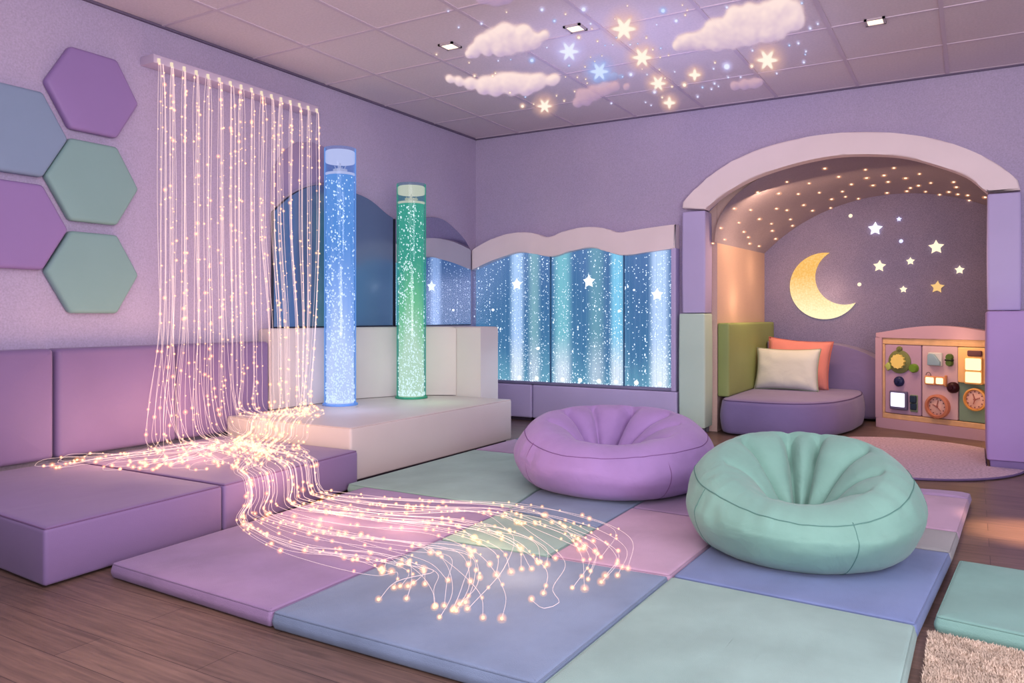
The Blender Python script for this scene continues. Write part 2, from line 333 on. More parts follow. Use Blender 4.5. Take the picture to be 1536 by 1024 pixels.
# ------------------------------------------------------------------ measured outlines (metres)
STARS=[
 ((-1.955, 4.765),(0.0038, 0.0022),(0.0045, -0.0108),18,0),
 ((-2.457, 4.974),(0.004, 0.0024),(0.006, -0.0122),15,1),
 ((-2.457, 5.497),(0.0044, 0.0026),(0.0065, -0.0145),14,2),
 ((-3.282, 6.154),(0.0052, 0.003),(0.0101, -0.0189),11,0),
 ((-2.058, 5.357),(0.0041, 0.0025),(0.0051, -0.0134),15,0),
 ((-1.289, 5.878),(0.0042, 0.0025),(0.0033, -0.0149),16,0),
 ((-1.853, 5.948),(0.0044, 0.0026),(0.005, -0.0159),9,0),
 ((-2.176, 6.019),(0.0046, 0.0027),(0.006, -0.0167),12,0),
 ((-2.287, 6.613),(0.005, 0.003),(0.0069, -0.02),9,0),
]
DOTS=[
((-2.265, 4.212),(0.0035, 0.0021),(0.0048, -0.0089),3.1,1),((-2.043, 4.336),(0.0035, 0.002),(0.0044, -0.0092),4.2,1),((-2.706, 4.215),(0.0037, 0.0022),(0.006, -0.0093),2.1,1),((-2.776, 5.007),(0.0042, 0.0025),(0.0071, -0.0127),3.6,2),((-2.277, 4.756),(0.0039, 0.0023),(0.0053, -0.011),2.9,0),((-3.452, 6.053),(0.0052, 0.003),(0.0106, -0.0186),3.1,0),((-2.282, 4.411),(0.0037, 0.0021),(0.0051, -0.0098),2.3,2),((-2.104, 4.57),(0.0037, 0.0021),(0.0047, -0.0102),1.8,1),((-2.172, 4.348),(0.0036, 0.0021),(0.0047, -0.0093),1.6,0),((-2.471, 4.134),(0.0036, 0.0021),(0.0053, -0.0088),1.3,0),((-2.869, 4.195),(0.0037, 0.0022),(0.0064, -0.0095),1.6,1),((-3.302, 4.547),(0.0041, 0.0024),(0.0082, -0.0113),1.6,0),((-3.202, 4.818),(0.0042, 0.0025),(0.0082, -0.0123),1.3,0),((-2.992, 4.887),(0.0042, 0.0025),(0.0076, -0.0124),1.3,1),((-2.9, 4.912),(0.0042, 0.0025),(0.0073, -0.0124),1.0,2),((-2.134, 4.656),(0.0038, 0.0022),(0.0049, -0.0106),1.3,0),((-2.198, 4.886),(0.004, 0.0023),(0.0052, -0.0116),1.6,0),((-2.135, 5.002),(0.004, 0.0023),(0.0051, -0.012),1.3,1),((-2.186, 4.987),(0.004, 0.0024),(0.0053, -0.0119),1.0,2),((-2.593, 5.25),(0.0043, 0.0025),(0.0067, -0.0136),1.6,2),((-2.504, 5.34),(0.0043, 0.0025),(0.0065, -0.0139),1.3,0),((-2.665, 5.542),(0.0045, 0.0026),(0.0072, -0.015),1.3,0),((-2.628, 5.617),(0.0045, 0.0027),(0.0071, -0.0153),1.3,0),((-2.665, 5.723),(0.0046, 0.0027),(0.0073, -0.0159),1.3,0),((-2.852, 5.878),(0.0048, 0.0028),(0.0082, -0.0169),1.3,0),((-3.055, 6.089),(0.005, 0.0029),(0.0092, -0.0182),1.6,0),((-3.04, 5.915),(0.0049, 0.0028),(0.0089, -0.0173),1.3,0),((-3.333, 6.044),(0.005, 0.0029),(0.0101, -0.0184),1.3,0),((-3.287, 5.813),(0.0049, 0.0029),(0.0096, -0.0171),1.3,2),((-3.333, 5.633),(0.0049, 0.0028),(0.0097, -0.0163),1.6,0),((-2.277, 5.688),(0.0045, 0.0027),(0.0061, -0.0152),3.1,1),((-2.731, 6.367),(0.0051, 0.003),(0.0083, -0.0193),1.6,1),((-2.353, 5.705),(0.0045, 0.0026),(0.0064, -0.0154),1.3,2),((-2.74, 5.485),(0.0045, 0.0027),(0.0074, -0.0148),1.0,0),((-2.376, 5.161),(0.0042, 0.0024),(0.0059, -0.0129),1.0,0),((-2.293, 5.175),(0.0042, 0.0024),(0.0057, -0.0129),1.0,0),((-2.388, 5.26),(0.0042, 0.0025),(0.006, -0.0133),1.0,0),((-3.164, 5.127),(0.0045, 0.0026),(0.0084, -0.0137),1.6,0),((-3.219, 5.175),(0.0045, 0.0026),(0.0087, -0.0139),2.1,0),((-3.34, 5.103),(0.0045, 0.0027),(0.009, -0.0137),2.1,0),((-2.772, 3.939),(0.0035, 0.0021),(0.0059, -0.0084),1.6,1),((-1.792, 4.421),(0.0035, 0.0021),(0.0038, -0.0092),1.3,0),((-1.938, 4.573),(0.0037, 0.0021),(0.0043, -0.01),1.0,0),((-2.553, 4.82),(0.004, 0.0023),(0.0061, -0.0117),1.3,1),((-2.059, 4.884),(0.0038, 0.0023),(0.0048, -0.0114),1.3,2),((-2.029, 5.057),(0.0039, 0.0023),(0.0048, -0.0121),1.6,1),((-1.978, 5.068),(0.004, 0.0024),(0.0047, -0.012),1.0,2),((-1.632, 4.602),(0.0035, 0.0021),(0.0034, -0.0098),4.2,2),((-1.616, 4.802),(0.0036, 0.0021),(0.0035, -0.0106),3.1,1),((-1.502, 4.671),(0.0035, 0.0021),(0.0032, -0.0099),1.3,0),((-1.537, 4.74),(0.0036, 0.0021),(0.0033, -0.0103),1.6,0),((-1.502, 4.579),(0.0034, 0.0021),(0.0031, -0.0095),1.3,0),((-1.28, 4.747),(0.0035, 0.002),(0.0027, -0.01),2.1,1),((-1.745, 4.8),(0.0037, 0.0022),(0.0039, -0.0107),1.3,1),((-1.887, 4.991),(0.0038, 0.0023),(0.0044, -0.0116),1.8,0),((-1.931, 5.235),(0.004, 0.0024),(0.0047, -0.0127),1.6,0),((-1.873, 5.236),(0.0041, 0.0024),(0.0046, -0.0126),1.3,2),((-1.877, 5.409),(0.0041, 0.0024),(0.0047, -0.0135),1.3,0),((-1.944, 5.422),(0.0041, 0.0024),(0.0049, -0.0136),1.3,0),((-0.906, 5.372),(0.0037, 0.0022),(0.002, -0.0122),2.3,1),((-0.85, 5.313),(0.0037, 0.0021),(0.0019, -0.0119),1.8,1),((-1.025, 5.622),(0.0039, 0.0023),(0.0024, -0.0133),2.1,1),((-1.087, 5.634),(0.004, 0.0023),(0.0026, -0.0135),1.6,2),((-1.01, 5.82),(0.0041, 0.0024),(0.0025, -0.0142),1.6,1),((-1.026, 5.885),(0.0041, 0.0024),(0.0025, -0.0145),1.3,2),((-1.067, 6.063),(0.0043, 0.0025),(0.0027, -0.0155),2.1,1),((-1.296, 6.234),(0.0045, 0.0026),(0.0035, -0.0166),1.6,1),((-1.584, 5.874),(0.0043, 0.0025),(0.0041, -0.0152),5.7,1),((-1.42, 5.959),(0.0043, 0.0025),(0.0037, -0.0154),3.1,0),((-1.332, 5.611),(0.0041, 0.0023),(0.0033, -0.0137),1.8,1),((-1.635, 5.74),(0.0043, 0.0025),(0.0042, -0.0147),1.6,0),((-1.683, 5.872),(0.0043, 0.0026),(0.0044, -0.0153),1.6,1),((-1.961, 5.794),(0.0044, 0.0026),(0.0052, -0.0153),1.3,1),((-2.045, 5.687),(0.0044, 0.0026),(0.0054, -0.0149),1.3,0),((-2.081, 5.914),(0.0045, 0.0027),(0.0057, -0.0161),1.3,0),((-2.169, 5.752),(0.0044, 0.0026),(0.0058, -0.0154),1.6,1),((-2.107, 6.157),(0.0047, 0.0027),(0.0059, -0.0173),1.8,0),((-2.005, 6.164),(0.0047, 0.0027),(0.0056, -0.0172),3.6,0),((-2.282, 6.228),(0.0048, 0.0028),(0.0066, -0.018),2.9,1),((-2.283, 6.418),(0.0049, 0.0029),(0.0067, -0.0189),1.8,0),((-1.899, 6.306),(0.0047, 0.0028),(0.0053, -0.0178),1.6,2),((-1.849, 6.39),(0.0048, 0.0028),(0.0053, -0.0182),1.6,1),((-1.784, 6.25),(0.0047, 0.0027),(0.005, -0.0173),1.8,1),((-1.645, 6.141),(0.0045, 0.0027),(0.0044, -0.0166),1.6,1),((-1.559, 6.184),(0.0045, 0.0026),(0.0042, -0.0167),1.6,1),((-1.778, 6.342),(0.0047, 0.0027),(0.005, -0.0179),1.3,1),((-2.015, 6.551),(0.0049, 0.0029),(0.0059, -0.0192),1.8,1),((-2.453, 6.608),(0.0051, 0.003),(0.0075, -0.0201),1.3,1),((-2.46, 6.49),(0.005, 0.0029),(0.0074, -0.0196),1.3,1),((-0.876, 4.912),(0.0034, 0.002),(0.0018, -0.0102),1.8,2),((-2.152, 5.604),(0.0043, 0.0026),(0.0056, -0.0146),1.0,0),]
CLOUDS=[
 ((-2.771, 4.605),(0.0039, 0.0023),(0.0066, -0.011),[(0.5, 16.9, 12.5), (-16.2, 4.8, 16.7), (-32.9, -1.4, 12.9), (-47.4, -12.9, 10.4), (-55.8, -18.1, 6.2), (17.1, 4.8, 19.8), (33.8, 4.8, 15.6), (58.8, 11.5, 7.5), (29.6, 18.3, 8.3), (0.5, -5.6, 14.6), (46.3, 2.7, 10.4), (-26.6, -13.9, 7.3), (-7.9, -11.9, 8.3)],0),
 ((-3.282, 5.409),(0.0047, 0.0028),(0.0092, -0.0151),[(-74.5, 8.2, 5.8), (-62.0, 5.0, 7.3), (-45.4, 0.9, 9.4), (-22.4, -0.2, 13.5), (0.5, 1.9, 14.6), (17.1, 4.0, 13.5), (38.0, -0.2, 15.6), (54.6, 4.0, 12.5), (75.5, 7.1, 8.8), (-7.9, -8.5, 10.4), (17.1, -6.4, 11.5), (-28.7, -7.5, 8.3), (38.0, -8.5, 8.3)],0),
 ((-2.719, 6.045),(0.0049, 0.0028),(0.0079, -0.0176),[(10.4, 7.4, 10.0), (-6.2, 1.2, 12.1), (-22.9, -3.0, 10.4), (25.0, 10.6, 7.3), (41.7, 10.6, 4.6), (-31.2, -14.4, 7.5), (-16.7, -12.4, 7.5)],1),
 ((-1.337, 5.186),(0.0038, 0.0022),(0.0031, -0.0119),[(59.9, 34.7, 12.5), (76.6, 26.3, 16.2), (43.3, 24.3, 16.7), (18.3, 26.3, 12.5), (-2.6, 23.2, 12.5), (-31.7, 3.4, 15.0), (-15.1, 1.3, 17.7), (9.9, 3.4, 19.8), (34.9, 5.5, 20.8), (59.9, 3.4, 18.8), (87.0, 12.8, 12.5), (-48.4, -13.2, 15.6), (-69.2, -15.3, 12.5), (-81.7, -17.4, 12.5), (-92.2, -23.7, 7.9), (-27.6, -15.3, 15.6), (-2.6, -13.2, 15.6), (22.4, -11.2, 12.5), (47.4, -7.0, 10.4), (-56.7, -23.7, 7.9), (-31.7, -24.7, 7.3)],0),
 ((-1.556, 6.406),(0.0046, 0.0027),(0.0043, -0.0179),[(-20.3, -3.1, 7.1), (-5.7, -0.6, 8.3), (8.9, 1.0, 8.3), (17.2, 2.7, 5.8)],1),
 ((-2.395, 3.882),(0.0034, 0.002),(0.0049, -0.0078),[(0.8, -3.8, 14.6), (-20.0, -1.7, 12.5), (17.5, -3.8, 10.4), (-11.7, 4.6, 16.7), (13.3, 4.6, 14.6)],1),
 ((-2.449, 5.676),(0.0045, 0.0026),(0.0066, -0.0154),[(-18.2, -2.8, 5.8), (-5.7, 0.4, 7.5), (6.8, 1.4, 6.2), (17.2, 1.0, 3.8)],2),
]
ARCH_O= [(-2.246, 2.019), (-2.24, 2.073), (-2.063, 2.237), (-1.856, 2.371), (-1.554, 2.483), (-1.176, 2.536), (-0.729, 2.526), (-0.313, 2.435), (-0.08, 2.337), (0.148, 2.193), (0.294, 2.046), (0.311, 1.971)]
ARCH_I= [(-2.033, 1.992), (-2.021, 2.009), (-1.856, 2.126), (-1.593, 2.247), (-1.271, 2.324), (-0.994, 2.356), (-0.764, 2.348), (-0.48, 2.303), (-0.236, 2.211), (-0.032, 2.105), (0.089, 1.984), (0.106, 1.968)]
WT= [(-4.515, 1.739), (-4.325, 1.821), (-4.155, 1.874), (-3.912, 1.895), (-3.758, 1.873), (-3.608, 1.832), (-3.374, 1.891), (-3.132, 1.903), (-2.98, 1.875), (-2.851, 1.836), (-2.581, 1.858), (-2.308, 1.879)]
WB= [(-4.515, 1.53), (-4.341, 1.594), (-4.203, 1.637), (-3.966, 1.689), (-3.774, 1.671), (-3.571, 1.633), (-3.374, 1.677), (-3.153, 1.703), (-2.987, 1.661), (-2.818, 1.616), (-2.581, 1.637), (-2.308, 1.662)]
VS= [(-1.119, 7.36), (-1.059, 7.76), (-1.445, 7.38), (-1.305, 7.68), (-1.678, 7.26), (-1.566, 7.61), (-0.822, 7.66), (-0.595, 7.71), (-0.7, 8.0), (-0.852, 8.03), (-0.691, 8.3), (-1.0, 8.16), (-0.833, 8.39), (-0.407, 7.98), (-0.533, 8.19), (-1.107, 8.36), (-1.111, 8.61), (-1.285, 8.12), (-1.44, 7.89), (-1.236, 8.55), (-1.017, 8.85), (-0.745, 8.83), (-0.562, 8.81), (-0.52, 8.64), (-0.443, 8.53), (-0.332, 8.36), (-0.395, 8.8), (-0.275, 8.9), (-0.189, 8.72), (-0.114, 8.75), (-0.141, 8.23), (-0.122, 8.44), (-0.031, 8.7), (-0.02, 8.92), (0.112, 8.59), (-1.871, 7.18), (-1.806, 7.53), (-1.663, 7.98), (-1.609, 8.21), (-1.472, 8.34), (-1.443, 8.68), (-1.291, 8.87), (-1.817, 7.92), (-1.775, 8.28), (-1.64, 8.55), (-1.668, 8.8), (-1.914, 7.52), (-1.973, 7.1), (-2.008, 6.98), (-1.941, 7.81), (-1.816, 8.5), (-1.951, 8.03), (-1.847, 8.81), (-1.988, 7.28), (-1.975, 8.18), (-1.962, 8.54)]
GLOW_W = 1.3
# ------------------------------------------------------------------ THE SETTING
def floor_mat():
    m, nt, out = newmat('wood_floor'); L = nt.links.new
    tc = nd(nt, 'ShaderNodeTexCoord')
    br = nd(nt, 'ShaderNodeTexBrick'); br.offset = .37; br.inputs['Scale'].default_value = 1.; br.inputs['Brick Width'].default_value = 1.25; br.inputs['Row Height'].default_value = .155
    br.inputs['Mortar Size'].default_value = .0012; br.inputs['Mortar'].default_value = rgba((64, 50, 48)); br.inputs['Bias'].default_value = 0
    br.inputs['Color1'].default_value = rgba((116, 95, 86)); br.inputs['Color2'].default_value = rgba((130, 108, 98))
    L(tc.outputs['Object'], br.inputs['Vector'])
    mp = nd(nt, 'ShaderNodeMapping'); mp.inputs['Scale'].default_value = (2.2, 34, 1); L(tc.outputs['Object'], mp.inputs['Vector'])
    n = nd(nt, 'ShaderNodeTexNoise'); n.inputs['Scale'].default_value = 1.6; n.inputs['Detail'].default_value = 7; n.inputs['Roughness'].default_value = .62; n.inputs['Distortion'].default_value = .5
    L(mp.outputs['Vector'], n.inputs['Vector'])
    rp = nd(nt, 'ShaderNodeValToRGB'); rp.color_ramp.elements[0].position = .3; rp.color_ramp.elements[1].position = .72
    rp.color_ramp.elements[0].color = (.55, .53, .53, 1); rp.color_ramp.elements[1].color = (1.2, 1.15, 1.12, 1); L(n.outputs['Fac'], rp.inputs['Fac'])
    mu = nd(nt, 'ShaderNodeMix', data_type='RGBA', blend_type='MULTIPLY'); mu.inputs['Factor'].default_value = .9
    L(br.outputs['Color'], mu.inputs['A']); L(rp.outputs['Color'], mu.inputs['B'])
    p = nd(nt, 'ShaderNodeBsdfPrincipled'); L(mu.outputs['Result'], p.inputs['Base Color']); p.inputs['Roughness'].default_value = .38
    b = nd(nt, 'ShaderNodeBump'); b.inputs['Strength'].default_value = .12; b.inputs['Distance'].default_value = .004; L(n.outputs['Fac'], b.inputs['Height']); L(b.outputs['Normal'], p.inputs['Normal'])
    L(p.outputs['BSDF'], out.inputs['Surface']); return m
def wall_mat(name, c, c2, emitnone=None, bscale=95, bump=.5, fleck=.12, rough=.85):
    m, nt, out = newmat(name); L = nt.links.new
    tc = nd(nt, 'ShaderNodeTexCoord')
    n = nd(nt, 'ShaderNodeTexNoise'); n.inputs['Scale'].default_value = .9; n.inputs['Detail'].default_value = 4; L(tc.outputs['Object'], n.inputs['Vector'])
    mx = nd(nt, 'ShaderNodeMix', data_type='RGBA'); mx.inputs['A'].default_value = rgba(c); mx.inputs['B'].default_value = rgba(c2)
    rp = nd(nt, 'ShaderNodeMapRange'); rp.inputs['From Min'].default_value = .35; rp.inputs['From Max'].default_value = .65; L(n.outputs['Fac'], rp.inputs['Value']); L(rp.outputs['Result'], mx.inputs['Factor'])
    f = nd(nt, 'ShaderNodeTexNoise'); f.inputs['Scale'].default_value = bscale; f.inputs['Detail'].default_value = 3; f.inputs['Roughness'].default_value = .7; L(tc.outputs['Object'], f.inputs['Vector'])
    fr = nd(nt, 'ShaderNodeMapRange'); fr.inputs['From Min'].default_value = .3; fr.inputs['From Max'].default_value = .7; fr.inputs['To Min'].default_value = 1-fleck; fr.inputs['To Max'].default_value = 1+fleck; L(f.outputs['Fac'], fr.inputs['Value'])
    mu = nd(nt, 'ShaderNodeMix', data_type='RGBA', blend_type='MULTIPLY'); mu.inputs['Factor'].default_value = 1; L(mx.outputs['Result'], mu.inputs['A']); L(fr.outputs['Result'], mu.inputs['B'])
    p = nd(nt, 'ShaderNodeBsdfPrincipled'); L(mu.outputs['Result'], p.inputs['Base Color']); p.inputs['Roughness'].default_value = rough; p.inputs['Specular IOR Level'].default_value = .2
    b = nd(nt, 'ShaderNodeBump'); b.inputs['Strength'].default_value = bump; b.inputs['Distance'].default_value = .003; L(f.outputs['Fac'], b.inputs['Height']); L(b.outputs['Normal'], p.inputs['Normal'])
    L(p.outputs['BSDF'], out.inputs['Surface']); return m
M_wall = wall_mat('lavender_wallpaper', (186, 174, 202), (194, 181, 206))
M_tile = wall_mat('ceiling_tile', (222, 208, 214), (228, 214, 218), bscale=60, bump=.35, fleck=.06)
M_alc = wall_mat('plum_sparkle_wall', (128, 126, 164), (146, 140, 174), bscale=130, fleck=.28)
M_cream = wall_mat('cream_alcove_paint', (205, 178, 170), (212, 186, 176), fleck=.05)
M_vault = wall_mat('vault_paint', (160, 150, 168), (170, 158, 174), fleck=.10)

bm = BM(); box(bm, XL-.1, 3.2, -2.0, 9.05, -.1, 0); struct('floor', bm, floor_mat())
bm = BM(); box(bm, XL-.1, 3.2, -2.0, YB+.05, ZC, ZC+.1); struct('ceiling', bm, M_tile)
bm = BM(); box(bm, XL-.1, XL, -2.0, YB+.12, 0, ZC); struct('wall_left', bm, M_wall)

def seg_arc(d, a, rise):
    R = (a*a+rise*rise)/(2*rise); return math.sqrt(max(0, R*R-d*d))-(R-rise)
def vault_z(X, Y):
    k = (Y-6.95)/(8.938-6.95); a = 1.325; d = min(abs(X+.665), a)
    zf = 1.71+.70*max(0, (1-(d/a)**2.3))**(1/2.3)
    return zf*(1-k)+(1.747+seg_arc(d, a, .56))*k

# back wall with the arched opening of the alcove
OPEN = [(-2.27, 0), (-2.27, 1.985), (-2.06, 1.995), (-1.93, 2.12), (-1.80, 2.20), (-1.55, 2.31), (-1.25, 2.38), (-.9, 2.405), (-.6, 2.38), (-.3, 2.30), (-.05, 2.20), (.1, 2.1), (.2, 1.99), (.2, 0)]
bm = BM()
for y in (YB, YB+.1):
    vs = [bm.verts.new((x, y, z)) for x, z in OPEN]; top = [bm.verts.new((x, y, ZC)) for x, z in OPEN]
    for i in range(len(OPEN)-1):
        if OPEN[i][0] != OPEN[i+1][0]: bm.faces.new((vs[i], vs[i+1], top[i+1], top[i]))
    for xa, xb in ((XL-.1, -2.27), (.2, 3.2)):
        bm.faces.new([bm.verts.new((xa, y, 0)), bm.verts.new((xb, y, 0)), bm.verts.new((xb, y, ZC)), bm.verts.new((xa, y, ZC))])
for (x0, z0), (x1, z1) in zip(OPEN, OPEN[1:]):
    bm.faces.new([bm.verts.new((x0, YB, z0)), bm.verts.new((x1, YB, z1)), bm.verts.new((x1, YB+.1, z1)), bm.verts.new((x0, YB+.1, z0))])
struct('wall_back', bm, M_wall)
bm = BM(); box(bm, -2.268, -2.248, YB+.002, YB+.098, 1.07, 1.985); struct('trim_post', bm, M_wall)
# alcove shell
AL, AR, AB = -1.99, .66, 8.938
bm = BM(); box(bm, AL-.08, AL, YB+.1, AB+.08, 0, 2.0); struct('wall_alcove_left', bm, M_cream)
bm = BM(); box(bm, AR, AR+.08, YB+.1, AB+.08, 0, 2.0); struct('wall_alcove_right', bm, M_cream)
bm = BM(); box(bm, AL-.08, AR+.08, AB, AB+.08, 0, 2.75); struct('wall_alcove_back', bm, M_alc)
bm = BM(); ring = []
for j in range(13):
    Y = YB+.02+(AB-YB-.02)*j/12
    ring.append([bm.verts.new((x, Y, vault_z(x, Y))) for x in [-.665-1.325*math.cos(math.pi*i/60) for i in range(61)]])
for A, B in zip(ring, ring[1:]):
    for i in range(60): bm.faces.new((A[i], B[i], B[i+1], A[i+1]))
struct('ceiling_alcove_vault', bm, M_vault, smooth=True)
# fascia between the opening and the vault's front end
bm = BM(); fa = []; fb = []
for i in range(61):
    x = -.665-1.325*math.cos(math.pi*i/60); fa.append(bm.verts.new((x, YB+.09, vault_z(x, YB+.09)))); fb.append(bm.verts.new((x, YB+.09, 2.75)))
for i in range(60): bm.faces.new((fa[i], fa[i+1], fb[i+1], fb[i]))
bm.faces.new([bm.verts.new(p) for p in ((-2.27, YB+.09, 1.0), (-1.988, YB+.09, 1.0), (-1.988, YB+.09, 2.75), (-2.27, YB+.09, 2.75))])
struct('wall_alcove_front', bm, M_cream)

# ceiling T-bar grid
M_bar = surf('ceiling_bar', (212, 196, 208), rough=.6, bump=0, var=.03)
k = 1
for i in range(-1, 12):
    x = -4.0+.64*i
    if XL < x < 3.2:
        bm = BM(); box(bm, x-.013, x+.013, -2.0, YB-.005, ZC-.006, ZC+.004); struct('trim_%d' % k, bm, M_bar); k += 1
for i in range(-4, 6):
    y = 3.22+.742*i
    bm = BM(); box(bm, XL+.005, 3.2, y-.010, y+.010, ZC-.005, ZC+.004); struct('trim_%d' % k, bm, M_bar); k += 1
for (a, b, c, d) in ((XL, XL+.02, -2.0, YB), (XL, 3.2, YB-.02, YB)):
    bm = BM(); box(bm, a, b, c, d, ZC-.015, ZC+.004); struct('trim_%d' % k, bm, surf('wall_angle_bar', (120, 108, 132), bump=0)); k += 1
# ------------------------------------------------------------------ recessed downlights
M_lens = glow('downlight_lens', (255, 232, 200), 2.0)
M_rim = surf('downlight_rim', (190, 176, 180), rough=.4, bump=0)
for (x, y), lab in zip([(-3.127, 4.465), (-2.228, 4.602), (-.529, 5.468)],
        ['small square recessed downlight left of the projected clouds, nearest the glowing curtain', 'small square recessed downlight among the projected stars in mid ceiling', 'small square recessed downlight alone on plain tile at the right of the ceiling']):
    t = thing('recessed_downlight', lab, 'ceiling light', (x, y, ZC-.012), 'recessed ceiling downlights')
    bm = BM()
    for a, b in ((-.06, -.045), (.045, .06)):
        box(bm, x+a, x+b, y-.06, y+.06, ZC-.012, ZC-.001); box(bm, x-.06, x+.06, y+a, y+b, ZC-.012, ZC-.001)
    mk('rim', bm, M_rim, t)
    bm = BM(); box(bm, x-.046, x+.046, y-.046, y+.046, ZC-.009, ZC-.002, .003); mk('lens', bm, M_lens, t)

# ------------------------------------------------------------------ projected night sky on the tiles
M_proj = projected('projected_light', 1.0)
def set_glow(o, cols):
    at = o.data.color_attributes.new('glow', 'FLOAT_COLOR', 'POINT')
    for i, c in enumerate(cols): at.data[i].color = c
def cloud(p, e1, e2, blobs, kind, label):
    zc = ZC-.009; xs = [b[0] for b in blobs]; ys = [b[1] for b in blobs]; R = max(b[2] for b in blobs)
    x0, x1, y0, y1 = min(xs)-R*1.5, max(xs)+R*1.5, min(ys)-R*1.5, max(ys)+R*1.5
    st = max(.8, (x1-x0)/120); nx, ny = int((x1-x0)/st)+1, int((y1-y0)/st)+1
    bm = BM(); cols = []; g = {}
    def field(u, v):
        n1 = noise.noise(Vector((u*.07, v*.07, kind+.3)))*.45+noise.noise(Vector((u*.17, v*.17, 5)))*.14
        s = 0
        for bx, by, br in blobs:
            d = max(0, 1-((u-bx)**2+(v-by)**2)/(br*1.5)**2); s += d*d
        return s*(1+.55*n1)+.10*n1*min(1, s*4)
    def height(u, v): return min(1.6, field(u, v))**.6
    for j in range(ny+1):
        for i in range(nx+1):
            u, v = x0+st*i, y0+st*j
            F_ = field(u, v)
            a = max(0, min(1, (F_-.10)/.42)); a = a*a*(3-2*a)
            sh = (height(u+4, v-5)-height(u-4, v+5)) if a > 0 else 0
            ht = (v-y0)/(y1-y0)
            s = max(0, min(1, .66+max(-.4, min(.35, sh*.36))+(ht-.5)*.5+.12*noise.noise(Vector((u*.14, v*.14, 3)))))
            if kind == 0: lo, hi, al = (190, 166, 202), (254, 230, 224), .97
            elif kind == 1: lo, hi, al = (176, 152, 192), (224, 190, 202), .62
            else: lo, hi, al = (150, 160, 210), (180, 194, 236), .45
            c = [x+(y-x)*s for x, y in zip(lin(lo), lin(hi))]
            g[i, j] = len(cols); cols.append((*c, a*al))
            bm.verts.new((p[0]+e1[0]*u+e2[0]*v, p[1]+e1[1]*u+e2[1]*v, zc))
    bm.verts.ensure_lookup_table()
    keep = set()
    for j in range(ny):
        for i in range(nx):
            q = (g[i, j], g[i+1, j], g[i+1, j+1], g[i, j+1])
            if max(cols[k][3] for k in q) > .01: bm.faces.new([bm.verts[k] for k in q]); keep.update(q)
    order = [k for k in range(len(cols)) if k in keep]
    bmesh.ops.delete(bm, geom=[v for v in bm.verts if not v.link_faces], context='VERTS')
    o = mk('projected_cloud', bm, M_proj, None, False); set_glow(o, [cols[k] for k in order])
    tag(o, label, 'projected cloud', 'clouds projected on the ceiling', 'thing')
CL = ['white projected cloud between the two left downlights on the ceiling', 'long cream projected cloud low on the ceiling above the green bubble tube', 'small pinkish projected cloud fragment right of the long cream cloud', 'largest puffy white projected cloud on the right of the ceiling sky', 'small dim pink projected cloud nearest the arched alcove', 'dim projected cloud cut off by the top edge of the picture', 'faint blue wisp of projected cloud above the pinkish cloud fragment']
for c, l in zip(CLOUDS, CL): cloud(*c, l)
SC = [(255, 246, 230), (236, 238, 255), (214, 228, 255)]
SH = [(250, 206, 186), (214, 208, 255), (172, 198, 255)]
def spark(p, e1, e2, r, c, label, group, spikes=6, name='projected_star'):
    """flat patch of projected light: bright spiked core fading into a tinted halo"""
    bm = BM(); cols = []; zc = ZC-.0105
    def add(u, v, col, a): cols.append((*lin(col), a)); return bm.verts.new((p[0]+e1[0]*u+e2[0]*v, p[1]+e1[1]*u+e2[1]*v, zc))
    n = 48; core = add(0, 0, SC[c], 1.); prev = None
    rings = []
    for k, (f, a) in enumerate(((.42, 1.), (.72, .9), (.95, .42), (1.35, .16), (2.0, 0.))):
        L = []
        for i in range(n):
            t = 2*math.pi*i/n
            sp = abs(math.cos(t*spikes/2))**3 if spikes else .55
            rr = r*f*((.58+.62*sp) if k < 3 else 1.)
            L.append(add(rr*math.cos(t), rr*math.sin(t), SC[c] if k < 2 else SH[c], a))
        rings.append(L)
    for i in range(n): bm.faces.new((core, rings[0][i], rings[0][(i+1) % n]))
    for A, B in zip(rings, rings[1:]):
        for i in range(n): bm.faces.new((A[i], B[i], B[(i+1) % n], A[(i+1) % n]))
    o = mk(name, bm, M_proj, None, False); set_glow(o, cols)
    return tag(o, label, 'projected star', group, 'thing')
SL = ['largest warm spiked star projected in mid ceiling, right of the middle downlight', 'white spiked star projected right of the left cloud', 'bluish spiked star projected above the faint blue wisp', 'warm spiked star projected low, nearest the room corner', 'warm spiked star projected left of the largest cloud, below the largest star', 'warm spiked star projected just below the right end of the largest cloud', 'small spiked star projected below the left tip of the largest cloud', 'warm spiked star projected between the small star and the pinkish cloud fragment', 'squarish warm star projected nearest the top of the back wall']
for s, l in zip(STARS, SL): spark(*s, l, 'spiked stars projected on the ceiling', spikes=4 if s[3] == 9 else 6)
for d in DOTS: spark(*d, 'tiny round dot of starlight projected on the ceiling tiles', 'tiny star dots projected on the ceiling', spikes=0, name='projected_star_dot')
# ------------------------------------------------------------------ fabrics
V_purple = surf('purple_vinyl', (140, 118, 162), rough=.5, var=.05, bump=.12, bscale=300, wrinkle=.10, wscale=5, sheen=.15)
V_pur_hex = surf('violet_hex_vinyl', (160, 134, 186), rough=.5, var=.03, bump=.1)
V_blue_hex = surf('blue_hex_vinyl', (144, 162, 188), rough=.5, var=.03, bump=.1)
V_mint_hex = surf('mint_hex_vinyl', (146, 178, 176), rough=.5, var=.03, bump=.1)
V_cream = surf('cream_vinyl', (212, 202, 202), rough=.42, var=.025, bump=.08, wrinkle=.05, wscale=4)
V_lav = surf('lavender_vinyl', (198, 186, 224), rough=.5, var=.03, bump=.1)
V_pink = surf('blush_vinyl', (246, 230, 230), rough=.5, var=.03, bump=.1)
V_mint = surf('pale_mint_vinyl', (200, 222, 208), rough=.5, var=.03, bump=.1)
V_green = surf('olive_green_vinyl', (150, 164, 108), rough=.55, var=.05, bump=.1)
